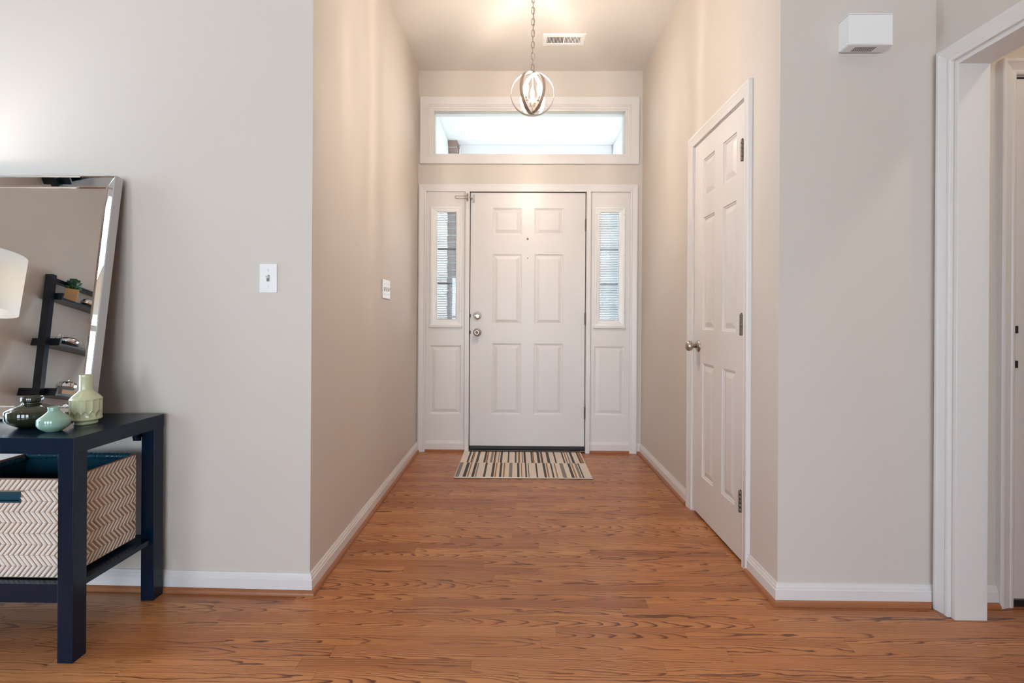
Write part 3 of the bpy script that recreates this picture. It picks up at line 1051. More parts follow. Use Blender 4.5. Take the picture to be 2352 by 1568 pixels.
v = thing('squat_mint_vase', 'small mint green squat vase at the front edge of the console', 'vase', (-1.531, 1.584, ZT))
MB().lathe([(0.0, 0.0), (0.019, 0.0), (0.022, 0.0015), (0.0335, 0.010), (0.0400, 0.0165), (0.0424, 0.0215), (0.0430, 0.026), (0.0430, 0.040), (0.0424, 0.0425), (0.0405, 0.0445),
            (0.0310, 0.0525), (0.0215, 0.0605), (0.0185, 0.064)], 56, cap=False).build('body', M['vase_mint'], v)
MB().lathe([(0.019, 0.0635), (0.0155, 0.067), (0.0153, 0.074), (0.0163, 0.080), (0.0155, 0.0815), (0.0140, 0.0795), (0.0135, 0.06),
            (0.0, 0.055)], 48, cap=False).build('neck', M['vase_mint'], v)

v = thing('dark_olive_vase', 'wide glossy dark olive vase, leftmost of the three vases', 'vase', (-1.672, 1.652, ZT))
MB().lathe([(0.0, 0.0), (0.030, 0.0), (0.036, 0.0015), (0.056, 0.013), (0.067, 0.022), (0.0705, 0.030), (0.0705, 0.056), (0.068, 0.060),
            (0.054, 0.069), (0.030, 0.0785)], 64, cap=False).build('body', M['vase_dark'], v)
MB().lathe([(0.030, 0.0783), (0.0255, 0.081), (0.0248, 0.084), (0.0285, 0.0865), (0.0295, 0.090), (0.0295, 0.100), (0.0283, 0.103),
            (0.0262, 0.102), (0.0245, 0.085), (0.020, 0.070), (0.0, 0.066)], 56, cap=False).build('neck', M['vase_dark'], v)

# ------------------------------------------------------------------ woven storage basket
BX0, BX1, BY0, BY1, BZ0, BZ1 = -1.862, -1.440, 1.532, 1.818, 0.2475, 0.565
bk = thing('storage_basket', 'herringbone woven cream and tan basket on the console shelf', 'basket', ((BX0 + BX1) / 2, (BY0 + BY1) / 2, BZ0))
BL = ((BX0 + BX1) / 2, (BY0 + BY1) / 2, BZ0)
t_ = 0.010
hxb, hyb, hzb = (BX1 - BX0) / 2, (BY1 - BY0) / 2, BZ1 - BZ0
SL0, SL1, SZ0, SZ1 = 0.063 - 0.125, 0.063, 0.245, 0.272    # handle slot in local x, z
SL0, SL1 = -0.058, 0.062
b = MB()
b.box(-hxb, hxb, -hyb, hyb, 0, 0.008)
b.box(-hxb, -hxb + t_, -hyb, hyb, 0.008, hzb)
b.box(hxb - t_, hxb, -hyb, hyb, 0.008, hzb)
b.box(-hxb + t_, hxb - t_, hyb - t_, hyb, 0.008, hzb)
b.box(-hxb + t_, SL0, -hyb, -hyb + t_, 0.008, hzb)
b.box(SL1, hxb - t_, -hyb, -hyb + t_, 0.008, hzb)
b.box(SL0, SL1, -hyb, -hyb + t_, 0.008, SZ0)
b.box(SL0, SL1, -hyb, -hyb + t_, SZ1, hzb)
b.build('basket_wall', M['tan'], bk, bevel=0.003)


def weave(width, height, mp, skip=None, lean0=1, wid=0.0098):
    """raised yarn bars in horizontal bands that lean one way, then the other"""
    mb = MB()
    band, pitch = 0.0335, 0.0168
    nb = int(round(height / band))
    band = height / nb
    slope = 0.027
    for k in range(nb):
        z0, z1 = k * band + 0.0004, (k + 1) * band - 0.0004
        sgn = lean0 if k % 2 == 0 else -lean0
        i = -4
        while i * pitch < width + 0.06:
            ub = i * pitch + random.uniform(-0.0007, 0.0007)
            if sgn > 0:
                a0, a1 = ub, ub + slope
            else:
                a0, a1 = ub + slope, ub
            i += 1
            lo, hi = min(a0, a1), max(a0, a1) + wid
            if hi < 0.004 or lo > width - 0.004:
                continue
            segs = 6
            rows = []
            for s in range(segs + 1):
                t = s / segs
                z = z0 + (z1 - z0) * t
                a = a0 + (a1 - a0) * t
                l_, r_ = max(0.001, min(width - 0.001, a)), max(0.001, min(width - 0.001, a + wid))
                rows.append((l_, r_, z))
            hgt = 0.0026 * random.uniform(0.85, 1.1)
            vs_, fs_ = [], []
            for (l_, r_, z) in rows:
                w_ = r_ - l_
                vs_ += [mp(l_, z, 0), mp(l_ + w_ * 0.18, z, hgt * 0.8), mp((l_ + r_) / 2, z, hgt), mp(r_ - w_ * 0.18, z, hgt * 0.8), mp(r_, z, 0)]
            for s in range(segs):
                if skip and (skip(rows[s][0], rows[s][2]) or skip(rows[s + 1][1], rows[s + 1][2])):
                    continue
                for q in range(4):
                    fs_.append((s * 5 + q, s * 5 + q + 1, s * 5 + q + 6, s * 5 + q + 5))
            mb.add(vs_, fs_, False)
    return mb


weave(2 * hxb - 0.006, hzb - 0.006, lambda u, z, n: Vector((-hxb + 0.003 + u, -hyb - n, z + 0.004)),
      skip=lambda u, z: SL0 - 0.004 < u - hxb + 0.003 < SL1 + 0.004 and SZ0 - 0.004 < z + 0.004 < SZ1 + 0.004, wid=0.0118).build('front_weave', M['cream'], bk, kind='stuff')
weave(2 * hyb - 0.006, hzb - 0.006, lambda u, z, n: Vector((hxb + n, -hyb + 0.003 + u, z + 0.004)), wid=0.0085).build('side_weave', M['cream'], bk, kind='stuff')
# lining with a puckered roll along the inner rim
ln = MB()
q = t_ + 0.001
ln.box(-hxb + q, hxb - q, -hyb + q, hyb - q, 0.0085, 0.011)
ln.box(-hxb + q, -hxb + q + 0.002, -hyb + q, hyb - q, 0.011, hzb - 0.004)
ln.box(hxb - q - 0.002, hxb - q, -hyb + q, hyb - q, 0.011, hzb - 0.004)
ln.box(-hxb + q, hxb - q, hyb - q - 0.002, hyb - q, 0.011, hzb - 0.004)
ln.box(-hxb + q, hxb - q, -hyb + q, -hyb + q + 0.002, 0.011, hzb - 0.004)
ln.build('lining', M['lining'], bk)
rl = MB()
pts, rad_ = [], []
for i in range(64):
    x = -hxb + 0.018 + (2 * hxb - 0.036) * i / 63
    pts.append((x, hyb - 0.0085 + 0.0010 * sin(i * 1.9), hzb - 0.006))
    rad_.append(0.0115 + 0.0016 * sin(i * 2.3) + random.uniform(-0.0007, 0.0007))
rl.tube(pts, rad_, 10)
pts, rad_ = [], []
for i in range(40):
    yy = -hyb + 0.03 + (2 * hyb - 0.06) * i / 39
    pts.append((-hxb + t_ + 0.010 + 0.0012 * sin(i * 1.7), yy, hzb - 0.014))
    rad_.append(0.0105 + 0.0015 * sin(i * 2.1))
rl.tube(pts, rad_, 10)
rl.build('lining_roll', M['lining'], bk)
sr = MB()
sr.box(SL0 - 0.003, SL1 + 0.003, -hyb - 0.002, -hyb + t_ + 0.002, SZ0 - 0.004, SZ0)
sr.box(SL0 - 0.003, SL1 + 0.003, -hyb - 0.002, -hyb + t_ + 0.002, SZ1, SZ1 + 0.004)
sr.box(SL0 - 0.003, SL0, -hyb - 0.002, -hyb + t_ + 0.002, SZ0, SZ1)
sr.box(SL1, SL1 + 0.003, -hyb - 0.002, -hyb + t_ + 0.002, SZ0, SZ1)
sr.build('handle_slot', M['lining'], bk)

# ------------------------------------------------------------------ table lamp (seen only in the mirror)
LX, LY = -2.335, 1.590
lm = thing('table_lamp', 'lit table lamp with white drum shade, seen in the mirror', 'lamp', (LX, LY, ZT))
MB().lathe([(0, 0), (0.055, 0), (0.058, 0.006), (0.052, 0.014), (0.030, 0.022), (0.040, 0.06), (0.062, 0.12), (0.066, 0.17), (0.050, 0.23),
            (0.030, 0.31), (0.014, 0.35)], 40).build('base', M['lampbase'], lm)
MB().lathe([(0.008, 0.348), (0.008, 0.53), (0.014, 0.535), (0.014, 0.57), (0.0, 0.572)], 20).build('stem', M['nickel'], lm)
MB().lathe([(0.156, 0.465), (0.1365, 0.722), (0.1345, 0.722), (0.154, 0.465)], 64, cap=False).build('shade', M['shade'], lm)
MB().lathe([(0.013, 0.572), (0.026, 0.595), (0.030, 0.615), (0.024, 0.635), (0.0, 0.646)], 24).build('bulb', M['bulb'], lm)
point_light('table_lamp_glow', (LX, LY, ZT + 0.605), 32.0, (1.0, 0.90, 0.83), 0.045)

# ------------------------------------------------------------------ ladder shelf (seen in the mirror)
SH = thing('ladder_shelf', 'black leaning ladder shelf on the side wall, seen in the mirror', 'shelf', (-3.30, -0.05, 0))
SO = Vector((-3.30, -0.05, 0))
YN, YF = 0.215, -0.355          # near and far post


def post_x(z):
    return -3.163 - 0.1485 * z


def post(yc):
    mb = MB()
    w, d = 0.034, 0.056
    vs_ = []
    for z in (0.0, 1.822):
        x = post_x(z)
        for (dx, dy) in ((-d / 2, -w / 2), (d / 2, -w / 2), (d / 2, w / 2), (-d / 2, w / 2)):
            vs_.append(Vector((x + dx, yc + dy, z)) - SO)
    mb.add(vs_, [(0, 3, 2, 1), (4, 5, 6, 7), (0, 1, 5, 4), (1, 2, 6, 5), (2, 3, 7, 6), (3, 0, 4, 7)])
    return mb.build('post', M['shelfwood'], SH, bevel=0.001)


post(YN)
post(YF)
xb = post_x(1.80)
MB().box(xb - 0.026 - SO.x, xb + 0.026 - SO.x, YF + 0.017 - SO.y, YN - 0.017 - SO.y, 1.775, 1.80).build('top_bar', M['shelfwood'], SH, bevel=0.001)
TIERS = [(1.640, -3.330), (1.300, -3.262), (0.945, -3.198), (0.60, -3.13), (0.25, -3.06)]
for z, xf in TIERS:
    MB().box(XW + 0.006 - SO.x, xf - SO.x, YF + 0.030 - SO.y, YN - 0.030 - SO.y, z - 0.0, z + 0.014).build('tier', M['shelfwood'], SH, bevel=0.001)
    for yc in (YN - 0.0235, YF + 0.0235):
        MB().box(XW + 0.004 - SO.x, xf + 0.002 - SO.x, yc - 0.0065 - SO.y, yc + 0.0065 - SO.y, z - 0.004, z + 0.048).build('side_rail', M['shelfwood'], SH, bevel=0.001)


def tier_top(i):
    return TIERS[i][0] + 0.0145


# succulent in a wooden cube
sx, sy, sz = -3.385, 0.075, tier_top(0)
pt = thing('potted_succulent', 'green succulent in a pale wood cube pot on the ladder shelf', 'plant', (sx, sy, sz))
pb = MB()
pb.box(-0.039, 0.039, -0.039, 0.039, 0, 0.096, Matrix.Rotation(radians(47), 4, 'Z'))
pb.build('pot', M['potwood'], pt, bevel=0.003)
nleaf = 0
for ring_, (cnt, tilt, ln_, zz) in enumerate(((6, 74, 0.070, 0.114), (8, 58, 0.074, 0.110), (9, 38, 0.070, 0.105), (9, 12, 0.058, 0.099))):
    for k in range(cnt):
        a = 2 * pi * (k + 0.5 * (ring_ % 2)) / cnt + random.uniform(-0.12, 0.12)
        tl = radians(tilt + random.uniform(-7, 7))
        mt = at((0, 0, zz)) @ Matrix.Rotation(a, 4, 'Z') @ Matrix.Rotation(-tl, 4, 'Y')
        pts2 = [(0.0, 0.006, 0.005), (0.35, 0.015, 0.007), (0.7, 0.021, 0.007), (0.9, 0.015, 0.005), (1.0, 0.002, 0.002)]
        vs_, fs_ = [], []
        for (t, w, h) in pts2:
            x = t * ln_
            lift = 0.010 * t * t
            vs_ += [mt @ Vector((x, -w, lift + 0.004 * t)), mt @ Vector((x, 0, lift - h)), mt @ Vector((x, w, lift + 0.004 * t)), mt @ Vector((x, 0, lift + h * 0.4))]
        for i in range(4):
            for s in range(4):
                t2 = (s + 1) % 4
                fs_.append((i * 4 + s, i * 4 + t2, i * 4 + 4 + t2, i * 4 + 4 + s))
        fs_ += [(0, 3, 2, 1), (16, 17, 18, 19)]
        MB().add(vs_, fs_, True).build('leaf', M['succ'], pt)

o = MB().lathe([(0, 0)] + [(0.046 * sin(radians(a)), 0.035 - 0.035 * cos(radians(a))) for a in range(12, 170, 12)] + [(0.006, 0.0695), (0.006, 0.073), (0.0, 0.0735)],
               36, at((0, 0, 0))).build('silver_ball', M['chrome'])
o.location = (-3.385, -0.075, tier_top(0))
tag(o, 'polished silver ball ornament beside the succulent', 'ornament')
bw = thing('silver_bowl', 'hammered silver bowl with a thin loop handle, middle shelf tier', 'bowl', (-3.345, 0.055, tier_top(1)))
MB().lathe([(0, 0), (0.03, 0), (0.055, 0.012), (0.070, 0.032), (0.068, 0.050), (0.052, 0.064), (0.025, 0.070), (0.0, 0.071)], 36,
           rad=lambda r, z, a: r * (1 + 0.05 * sin(7 * a) * sin(z * 90))).build('body', M['chrome'], bw)
MB().tube([(0.0 + 0.012 * sin(t * 2), 0.058 + 0.038 * sin(t), 0.045 + 0.036 * cos(t)) for t in [i * pi / 12 for i in range(-5, 13)]], 0.003, 8).build('loop_handle', M['chrome'], bw)
cr = MB()
for k in range(9):
    a = random.uniform(0, 2 * pi)
    mt = at((random.uniform(-0.02, 0.02), random.uniform(-0.03, 0.03), 0.0)) @ Matrix.Rotation(random.uniform(-0.5, 0.5), 4, 'X') @ Matrix.Rotation(random.uniform(-0.5, 0.5), 4, 'Y')
    cr.lathe([(0.012, 0.0), (0.016, 0.02), (0.011, 0.06), (0.0, 0.078)], 6, mt, smooth=False)
o = cr.build('crystal_cluster', M['plastic'])
o.location = (-3.345, -0.085, tier_top(1))
tag(o, 'white crystal cluster beside the silver bowl', 'ornament')
bkz = tier_top(2)
bo = thing('book', 'large book with tan page edges on the lowest mirrored tier', 'book', (-3.31, 0.04, bkz))
MB().box(-0.10, 0.10, -0.12, 0.10, 0.003, 0.030).build('pages', M['paper'], bo)
MB().box(-0.103, 0.103, -0.123, 0.103, 0.0, 0.003).box(-0.103, 0.103, -0.123, 0.103, 0.030, 0.033).build('cover', M['cover'], bo)
gj = thing('silver_pumpkin', 'ribbed silver ornament lying on the book', 'ornament', (-3.32, 0.0, bkz + 0.0332))
MB().lathe([(0, 0), (0.035, 0), (0.055, 0.018), (0.060, 0.040), (0.054, 0.060), (0.030, 0.072), (0.0, 0.068)], 60,
           rad=lambda r, z, a: r * (0.90 + 0.10 * abs(cos(5 * a)))).build('body', M['chrome'], gj)
MB().tube([(0, 0, 0.066), (0.002, 0.002, 0.078), (0.008, 0.004, 0.086)], 0.006, 8).build('stalk', M['chrome'], gj)

# ------------------------------------------------------------------ pendant
PX, PY, PZ, PR = 0.081, 2.75, 2.363, 0.125
pd = thing('orb_pendant', 'nickel orb pendant with candle bulbs hanging on a chain in the foyer', 'pendant light', (PX, PY, PZ))


def hoop(R, w, th_, rz, tilt=0.0, seg=72):
    mb = MB()
    mt = Matrix.Rotation(rz, 4, 'Z') @ Matrix.Rotation(tilt, 4, 'Y')
    vs_, fs_ = [], []
    for i in range(seg):
        a = 2 * pi * i / seg
        for (dr, dw) in ((0, -w / 2), (0, w / 2), (-th_, w / 2), (-th_, -w / 2)):
            vs_.append(mt @ Vector(((R + dr) * cos(a), dw, (R + dr) * sin(a))))
    for i in range(seg):
        j = (i + 1) % seg
        for s in range(4):
            t = (s + 1) % 4
            fs_.append((i * 4 + s, i * 4 + t, j * 4 + t, j * 4 + s))
    mb.add(vs_, fs_, False)
    return mb


hoop(PR, 0.021, 0.003, 0.0).build('hoop', M['nickel'], pd)
hoop(PR - 0.005, 0.021, 0.003, radians(57)).build('hoop', M['nickel'], pd)
hoop(PR - 0.014, 0.021, 0.003, radians(-57)).build('hoop', M['nickel'], pd)
MB().lathe([(0.0, -0.118), (0.008, -0.117), (0.006, -0.108), (0.004, -0.10), (0.004, -0.075), (0.012, -0.073), (0.016, -0.066), (0.016, -0.035),
            (0.011, -0.030), (0.0035, -0.028), (0.0035, 0.112), (0.009, 0.114), (0.009, 0.119), (0.0, 0.121)], 24).build('stem', M['nickel'], pd)
MB().lathe([(0.0, 0.1250), (0.010, 0.1250), (0.011, 0.128), (0.006, 0.131), (0.004, 0.136), (0.0, 0.138)], 20).build('cap', M['nickel'], pd)
for k in range(3):
    a = radians(90 + 120 * k)
    cx, cy = 0.040 * cos(a), 0.040 * sin(a)
    ar = MB()
    ar.tube([(0.014 * cos(a), 0.014 * sin(a), -0.052), (0.028 * cos(a), 0.028 * sin(a), -0.058), (cx, cy, -0.050), (cx, cy, -0.044)], 0.0032, 8)
    ar.lathe([(0.0, -0.047), (0.012, -0.046), (0.013, -0.042), (0.007, -0.040)], 20, at((cx, cy, 0)))
    ar.build('arm', M['nickel'], pd)
    MB().lathe([(0.0065, -0.041), (0.0065, -0.006), (0.0055, -0.005), (0.0, -0.005)], 16, at((cx, cy, 0))).build('candle_sleeve', M['candle'], pd)
    MB().lathe([(0.0055, -0.005), (0.0105, 0.008), (0.0125, 0.020), (0.0105, 0.034), (0.005, 0.048), (0.0015, 0.060), (0.0, 0.061)], 20,
               at((cx, cy, 0))).build('candle_bulb', M['bulb'], pd)
    point_light('pendant_glow', (PX + cx * 0.98, PY + cy * 0.98, PZ + 0.02), 36.0, (1.0, 0.84, 0.69), 0.02)
# chain: links turned a quarter each time
zl = 0.134
k = 0
LK = 0.0385
while PZ + zl < ZC - 0.05:
    lk = MB()
    pts = []
    hw, hl = 0.0085, LK / 2 - 0.0085
    for s in range(20):
        a = 2 * pi * s / 20
        cx_ = hw * cos(a)
        cz_ = hw * sin(a) * 1.1 + (hl if sin(a) > 0.01 else (-hl if sin(a) < -0.01 else 0))
        pts.append((cx_, 0, cz_))
    rot = Matrix.Rotation(radians(10 if k % 2 == 0 else 88), 3, 'Z')
    pts = [rot @ Vector(p) + Vector((0, 0, zl + LK / 2 - 0.004)) for p in pts]
    lk.tube(pts, 0.0021, 6, closed=True)
    lk.build('chain_link', M['nickel'], pd)
    zl += LK - 0.0062
    k += 1
MB().tube([(0.002 + 0.004 * sin(i * 0.9), 0.002 * cos(i * 0.7), 0.13 + i * 0.033) for i in range(18)], 0.0022, 6).build('cord', M['candle'], pd)
MB().lathe([(0.0, ZC - PZ - 0.05), (0.012, ZC - PZ - 0.05), (0.014, ZC - PZ - 0.035), (0.050, ZC - PZ - 0.022), (0.062, ZC - PZ - 0.004), (0.062, ZC - PZ - 0.0005)], 36).build('canopy', M['nickel'], pd)

# ------------------------------------------------------------------ ceiling vent
vt = thing('ceiling_vent', 'white two-bank air register in the foyer ceiling', 'vent', (0.325, 3.475, ZC))
fr = MB()
x0, x1, y0, y1 = -0.153, 0.153, -0.073, 0.073
sweep(fr, [(x0, y0), (x1, y0), (x1, y1), (x0, y1)], [(0, 0), (0.004, -0.006), (0.030, -0.009), (0.032, -0.006), (0.032, 0)],
      lambda u, v, n: Vector((u, v, n)), closed=True)
fr.box(-0.006, 0.006, y0 + 0.032, y1 - 0.032, -0.0085, -0.001)
fr.build('frame', M['plastic'], vt)
MB().box(x0 + 0.03, x1 - 0.03, y0 + 0.03, y1 - 0.03, -0.0012, -0.0002).build('duct_shade', M['dark'], vt)  # dark sheet standing in for the shade behind the louvres
lv = MB()
for bank in (-1, 1):
    for k in range(11):
        xx = bank * (0.012 + 0.0102 * (k + 0.2))
        mt = at((xx, 0, -0.0048)) @ Matrix.Rotation(radians(35 * bank), 4, 'Y')
        lv.box(-0.0033, 0.0033, y0 + 0.032, y1 - 0.032, -0.0005, 0.0005, mt)
lv.build('louvres', M['plastic'], vt, kind='stuff')
for s in (-1, 1):
    MB().lathe([(0, 0), (0.004, 0), (0.003, 0.002), (0, 0.0022)], 10, at((s * 0.140, 0, -0.0075), Matrix.Rotation(pi, 4, 'X'))).build('screw', M['plastic'], vt)

# ------------------------------------------------------------------ switches
sw = thing('light_switch', 'single white toggle switch plate on the wall right of the mirror', 'switch', (-0.9825, YL + 0.0042, 1.240), rotz=-0.0235)
MB().box(-0.035, 0.035, -0.0055, 0.0, -0.0575, 0.0575).build('plate', M['plastic'], sw, bevel=0.0035, seg=3)
MB().box(-0.0055, 0.0055, -0.0065, -0.005, -0.0125, 0.0125).build('toggle_slot', M['matgrey'], sw)
tg = MB().box(-0.0042, 0.0042, -0.014, 0, -0.004, 0.004, at((0, -0.006, 0.002)) @ Matrix.Rotation(radians(-35), 4, 'X')).build('toggle', M['plastic'], sw, bevel=0.001)
for s in (1, -1):
    MB().lathe([(0, 0), (0.0038, 0), (0.003, 0.0015), (0, 0.0017)], 12, at((0, -0.0055, s * 0.031), rotN)).build('screw', M['chrome'], sw)
sw = thing('light_switch', 'three-gang white toggle switch plate on the foyer wall', 'switch', (XL, 2.972, 1.260))
MB().box(0.0, 0.0055, -0.0815, 0.0815, -0.0575, 0.0575).build('plate', M['plastic'], sw, bevel=0.0035, seg=3)
rotPX = Matrix.Rotation(pi / 2, 4, 'Y')
for k in (-1, 0, 1):
    yy = k * 0.046
    MB().box(0.005, 0.0065, yy - 0.0055, yy + 0.0055, -0.0125, 0.0125).build('toggle_slot', M['matgrey'], sw)
    MB().box(0, 0.014, yy - 0.0042, yy + 0.0042, -0.004, 0.004, at((0.006, 0, 0.002)) @ Matrix.Rotation(radians(-35), 4, 'Y')).build('toggle', M['plastic'], sw, bevel=0.001)
    for s in (1, -1):
        MB().lathe([(0, 0), (0.0038, 0), (0.003, 0.0015), (0, 0.0017)], 12, at((0.0055, yy, s * 0.031), rotPX)).build('screw', M['chrome'], sw)

# ------------------------------------------------------------------ door chime
ch = thing('door_chime', 'white door chime box high on the wall right of the foyer', 'door chime', (1.309, YR, 2.171))
MB().box(-0.081, 0.075, -0.056, 0.0, -0.056, 0.053).build('cover', M['plastic'], ch, bevel=0.002)
MB().box(-0.081, 0.081, -0.059, 0.0, 0.0545, 0.058).build('lid', M['plastic'], ch, bevel=0.001)
MB().box(-0.081, 0.081, -0.0592, -0.0562, -0.056, 0.053).build('face_panel', M['plastic'], ch, bevel=0.001)
MB().box(-0.081, 0.081, -0.0592, -0.008, -0.0605, -0.0575).build('bottom_plate', M['plastic'], ch, bevel=0.0008)
sl = MB()
for k in range(11):
    sl.box(-0.046 + k * 0.0072, -0.0425 + k * 0.0072, -0.046, -0.016, -0.0609, -0.0601)
sl.build('sound_slots', M['black'], ch, kind='stuff')

# ------------------------------------------------------------------ door mat
MX0, MX1, MY0, MY1 = -0.423, 0.520, 3.272, 3.895
mt_ = thing('door_mat', 'striped cream, charcoal and ochre woven mat at the front door', 'mat', ((MX0 + MX1) / 2, (MY0 + MY1) / 2, 0))
mw, mh = MX1 - MX0, MY1 - MY0
MB().box(-mw / 2, mw / 2, -mh / 2, mh / 2, 0.0005, 0.0035).build('backing', M['matdark'], mt_, bevel=0.001)
bodyb = MB()
bodyb.cham(-mw / 2 + 0.001, mw / 2 - 0.001, -mh / 2 + 0.001, mh / 2 - 0.001, 0.0035, 0.0100, 0.003)
bodyb.build('woven_body', M['matcream'], mt_, bevel=0.0)
back_row = [(555, 575, 'd'), (592, 604, 'd'), (604, 616, 'o'), (640, 665, 'd'), (712, 733, 'd'), (735, 752, 'o'), (775, 797, 'g'), (808, 818, 'd'),
            (818, 830, 'o'), (849, 858, 'g'), (868, 890, 'd'), (940, 955, 'd'), (1009, 1025, 'd'), (1040, 1052, 'o'), (1054, 1060, 'd'), (1077, 1086, 'd'),
            (1094, 1116, 'd'), (1164, 1180, 'd'), (1181, 1196, 'o'), (1224, 1250, 'd'), (1259, 1268, 'o'), (1268, 1280, 'd'), (1318, 1345, 'd'),
            (1389, 1405, 'd'), (1470, 1486, 'd'), (1497, 1509, 'o'), (1523, 1536, 'g'), (1552, 1576, 'd'), (1622, 1638, 'd'), (1639, 1662, 'o')]
front_row = [(455, 490, 'g'), (525, 555, 'd'), (566, 579, 'o'), (605, 630, 'd'), (638, 650, 'g'), (714, 735, 'd'), (787, 811, 'd'), (821, 834, 'o'),
             (862, 884, 'd'), (898, 914, 'o'), (953, 986, 'g'), (1032, 1054, 'd'), (1070, 1080, 'o'), (1109, 1125, 'd'), (1139, 1147, 'd'), (1213, 1229, 'd'),
             (1285, 1309, 'd'), (1320, 1333, 'o'), (1362, 1379, 'd'), (1400, 1413, 'o'), (1457, 1492, 'g'), (1537, 1564, 'd'), (1575, 1589, 'o'),
             (1608, 1632, 'g'), (1640, 1654, 'd')]
smb = {'d': MB(), 'g': MB(), 'o': MB()}
for rows_, a0, sc_, yy0, yy1 in ((back_row, 490, 1186, 0.016, mh / 2 - 0.004), (front_row, 445, 1285, -mh / 2 + 0.003, 0.012)):
    for (a, b_, c_) in rows_:
        f0, f1 = (a - a0) / sc_, (b_ - a0) / sc_
        smb[c_].cham(-mw / 2 + f0 * mw, -mw / 2 + f1 * mw, yy0, yy1, 0.0095, 0.0110, 0.001)
smb['d'].build('charcoal_stripes', M['matdark'], mt_, kind='stuff')
smb['g'].build('grey_stripes', M['matgrey'], mt_, kind='stuff')
smb['o'].build('ochre_stripes', M['matochre'], mt_, kind='stuff')
rb = MB()
random.seed(3)
xx = -mw / 2 + 0.004
while xx < mw / 2 - 0.008:                      # fine cream weft ribs
    rb.cham(xx, xx + 0.0052, -mh / 2 + 0.003, mh / 2 - 0.003, 0.0098, 0.0106, 0.0007)
    xx += 0.0078
rb.build('cream_ribs', M['matcream'], mt_, kind='stuff')

# ------------------------------------------------------------------ unseen living room downlights, added as warm fill
n_ = 0
wordx = {-2.4: 'left', -0.7: 'middle', 0.9: 'right'}
for cx_, cy_ in ((-2.4, -0.9), (-0.7, -0.9), (0.9, -0.9), (-2.4, 0.9), (-0.7, 0.9), (0.9, 0.9)):
    dl = thing('downlight', 'round recessed downlight added as warm fill, %s of the %s row' % (wordx[cx_], 'rear' if cy_ < 0 else 'front'), 'downlight', (cx_, cy_, ZC),
               'added fill downlights')
    MB().lathe([(0.052, -0.001), (0.055, -0.007), (0.080, -0.004), (0.083, -0.0005)], 40, cap=False).build('trim_ring', M['plastic'], dl)
    MB().lathe([(0.0, -0.003), (0.052, -0.003), (0.052, -0.0005), (0.0, -0.0005)], 40).build('lens', M['downlens'], dl)
hl = thing('downlight', 'round ceiling downlight in the side hall', 'downlight', (2.4, 0.9, ZC))
MB().lathe([(0.052, -0.001), (0.055, -0.007), (0.080, -0.004), (0.083, -0.0005)], 40, cap=False).build('trim_ring', M['plastic'], hl)
MB().lathe([(0.0, -0.003), (0.052, -0.003), (0.052, -0.0005), (0.0, -0.0005)], 40).build('lens', M['downlens'], hl)
point_light('ceiling_glow', (2.4, 0.9, 2.95), 22.0, (1.0, 0.86, 0.70), 0.08)

# ------------------------------------------------------------------ porch and garden outside
YP = YB + 0.14
o = MB().box(-1.2, 1.5, YP, 5.75, -0.18, -0.03).build('porch_floor', M['concrete'])
tag(o, 'pale concrete porch floor outside the front door', 'porch', kind='structure')
o = MB().box(-1.2, 1.5, YP, 5.62, 3.05, 3.15).build('porch_ceiling', M['porch'])
tag(o, 'white porch ceiling seen through the transom', 'porch ceiling', kind='structure')
pwl = MB().box(-0.95, -0.78, YP, 5.30, -0.03, 3.05)
o = pwl.build('wall_porch_left', M['porch'])
tag(o, 'white porch side wall left of the front door', 'wall', kind='structure')
for k in range(20):
    z = k * 0.152
    vs_ = [(-0.78, YP, z), (-0.764, YP, z), (-0.773, YP, z + 0.152), (-0.78, YP, z + 0.152),
           (-0.78, 5.30, z), (-0.764, 5.30, z), (-0.773, 5.30, z + 0.152), (-0.78, 5.30, z + 0.152)]
    MB().add(vs_, [(0, 1, 2, 3), (4, 7, 6, 5), (0, 4, 5, 1), (1, 5, 6, 2), (2, 6, 7, 3), (3, 7, 4, 0)]).build('siding_board', M['porch'], o)
o = MB().box(1.08, 1.25, YP, 5.62, -0.03, 3.05).build('wall_porch_right', M['porch'])
tag(o, 'white porch side wall right of the front door', 'wall', kind='structure')
for k in range(20):
    z = k * 0.152
    vs_ = [(1.08, YP, z), (1.064, YP, z), (1.073, YP, z + 0.152), (1.08, YP, z + 0.152),
           (1.08, 5.62, z), (1.064, 5.62, z), (1.073, 5.62, z + 0.152), (1.08, 5.62, z + 0.152)]
    MB().add(vs_, [(0, 1, 2, 3), (4, 7, 6, 5), (0, 4, 5, 1), (1, 5, 6, 2), (2, 6, 7, 3), (3, 7, 4, 0)]).build('siding_board', M['porch'], o)
o = MB().box(-0.66, 1.064, 5.48, 5.62, 2.70, 3.05).build('trim_11', M['porch'], bevel=0.004)
tag(o, 'white beam across the front of the porch', 'beam', kind='structure')
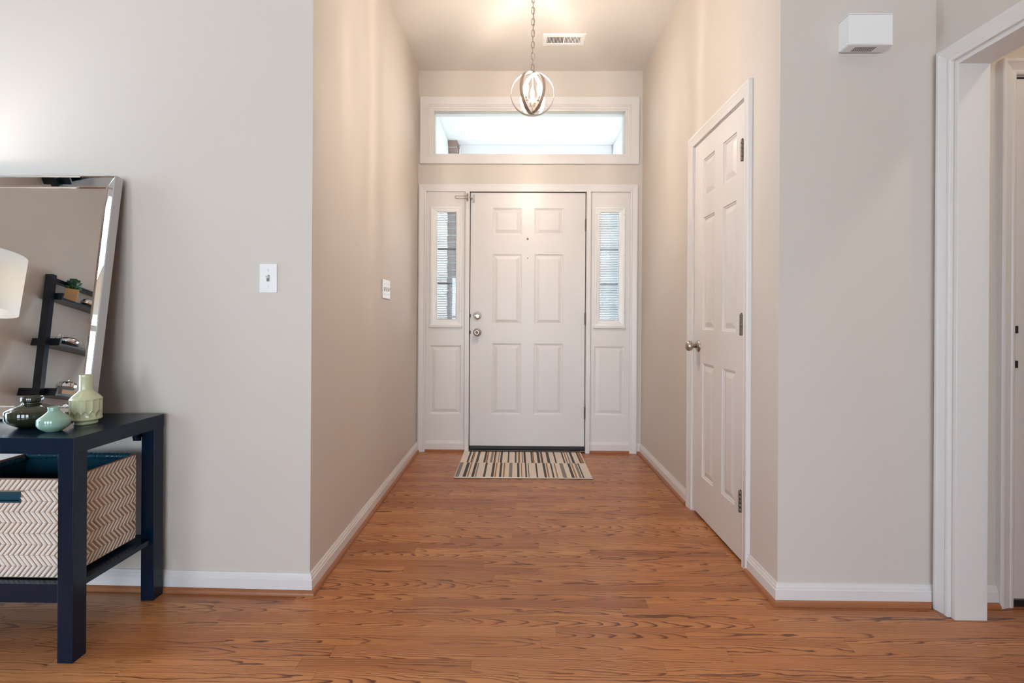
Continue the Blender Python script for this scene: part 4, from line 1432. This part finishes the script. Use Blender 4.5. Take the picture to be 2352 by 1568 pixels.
# brick pillar, brick by brick
bp = thing('brick_pillar', 'brown brick pillar at the left front corner of the porch', 'pillar', (-0.79, 5.45, -0.03))
MB().box(-0.115, 0.115, -0.115, 0.115, 0.0, 3.075).build('mortar_core', M['mortar'], bp)
bh, gap = 0.062, 0.013
bmesh_a = None
k = 0
z = 0.006
proto = None
while z + bh < 3.07:
    for (cx_, cy_, w_, d_) in (((-0.062, -0.062, 0.111, 0.111), (0.062, -0.062, 0.111, 0.111), (-0.062, 0.062, 0.111, 0.111), (0.062, 0.062, 0.111, 0.111)) if k % 2 == 0
                               else ((-0.0, -0.062, 0.235, 0.111), (0.0, 0.062, 0.235, 0.111))):
        key = 'half' if k % 2 == 0 else 'full'
        if proto is None or key not in proto:
            ob = MB().box(-w_ / 2, w_ / 2, -d_ / 2, d_ / 2, 0, bh).build('brick', M['brick'], bp)
            proto = proto or {}
            proto[key] = ob
        else:
            ob = proto[key].copy()
            COL.objects.link(ob)
            ob.parent = bp
        ob.location = (cx_ * 1.02 + random.uniform(-0.001, 0.001), cy_ * 1.02 + random.uniform(-0.001, 0.001), z)
    z += bh + gap
    k += 1
o = MB().box(-14, 14, 5.75, 34, -0.25, -0.15).build('lawn', M['lawn'])
tag(o, 'front lawn beyond the porch', 'lawn', kind='structure')


def tree(x, y_, h, lab):
    random.seed(int(x * 10) + 5)
    tr = thing('tree', lab, 'tree', (x, y_, -0.16), 'garden trees')
    MB().tube([(0, 0, 0), (0.05, 0, h * 0.25), (-0.03, 0.04, h * 0.5), (0.02, 0, h * 0.8)], [0.22, 0.17, 0.12, 0.05], 10).build('trunk', M['bark'], tr)
    br = MB()
    lf = MB()
    for k in range(14):
        a = random.uniform(0, 2 * pi)
        z0 = h * random.uniform(0.3, 0.75)
        L = h * random.uniform(0.2, 0.36)
        p1 = Vector((L * cos(a), L * sin(a), z0 + L * 0.6))
        br.tube([(0, 0, z0), tuple(p1 * 0.5 + Vector((0, 0, z0 * 0.5))), tuple(p1)], [0.06, 0.04, 0.015], 6)
        for q in range(70):
            c = p1 + Vector((random.gauss(0, 0.5), random.gauss(0, 0.5), random.gauss(0, 0.4)))
            mt = at(c) @ Matrix.Rotation(random.uniform(0, 6.3), 4, 'Z') @ Matrix.Rotation(random.uniform(0, 3.1), 4, 'X')
            s = random.uniform(0.08, 0.16)
            lf.add([mt @ Vector(p) for p in ((-s, 0, 0), (0, -s * 0.5, 0.01), (s, 0, 0), (0, s * 0.5, 0.01))], [(0, 1, 2, 3)])
    br.build('branches', M['bark'], tr, kind='stuff')
    lf.build('foliage', M['leaf'], tr, kind='stuff')


tree(-4.6, 19.0, 6.0, 'bushy tree beyond the lawn, seen through the left side window')
tree(7.3, 21.0, 7.0, 'bushy tree beyond the lawn, seen through the right side window')
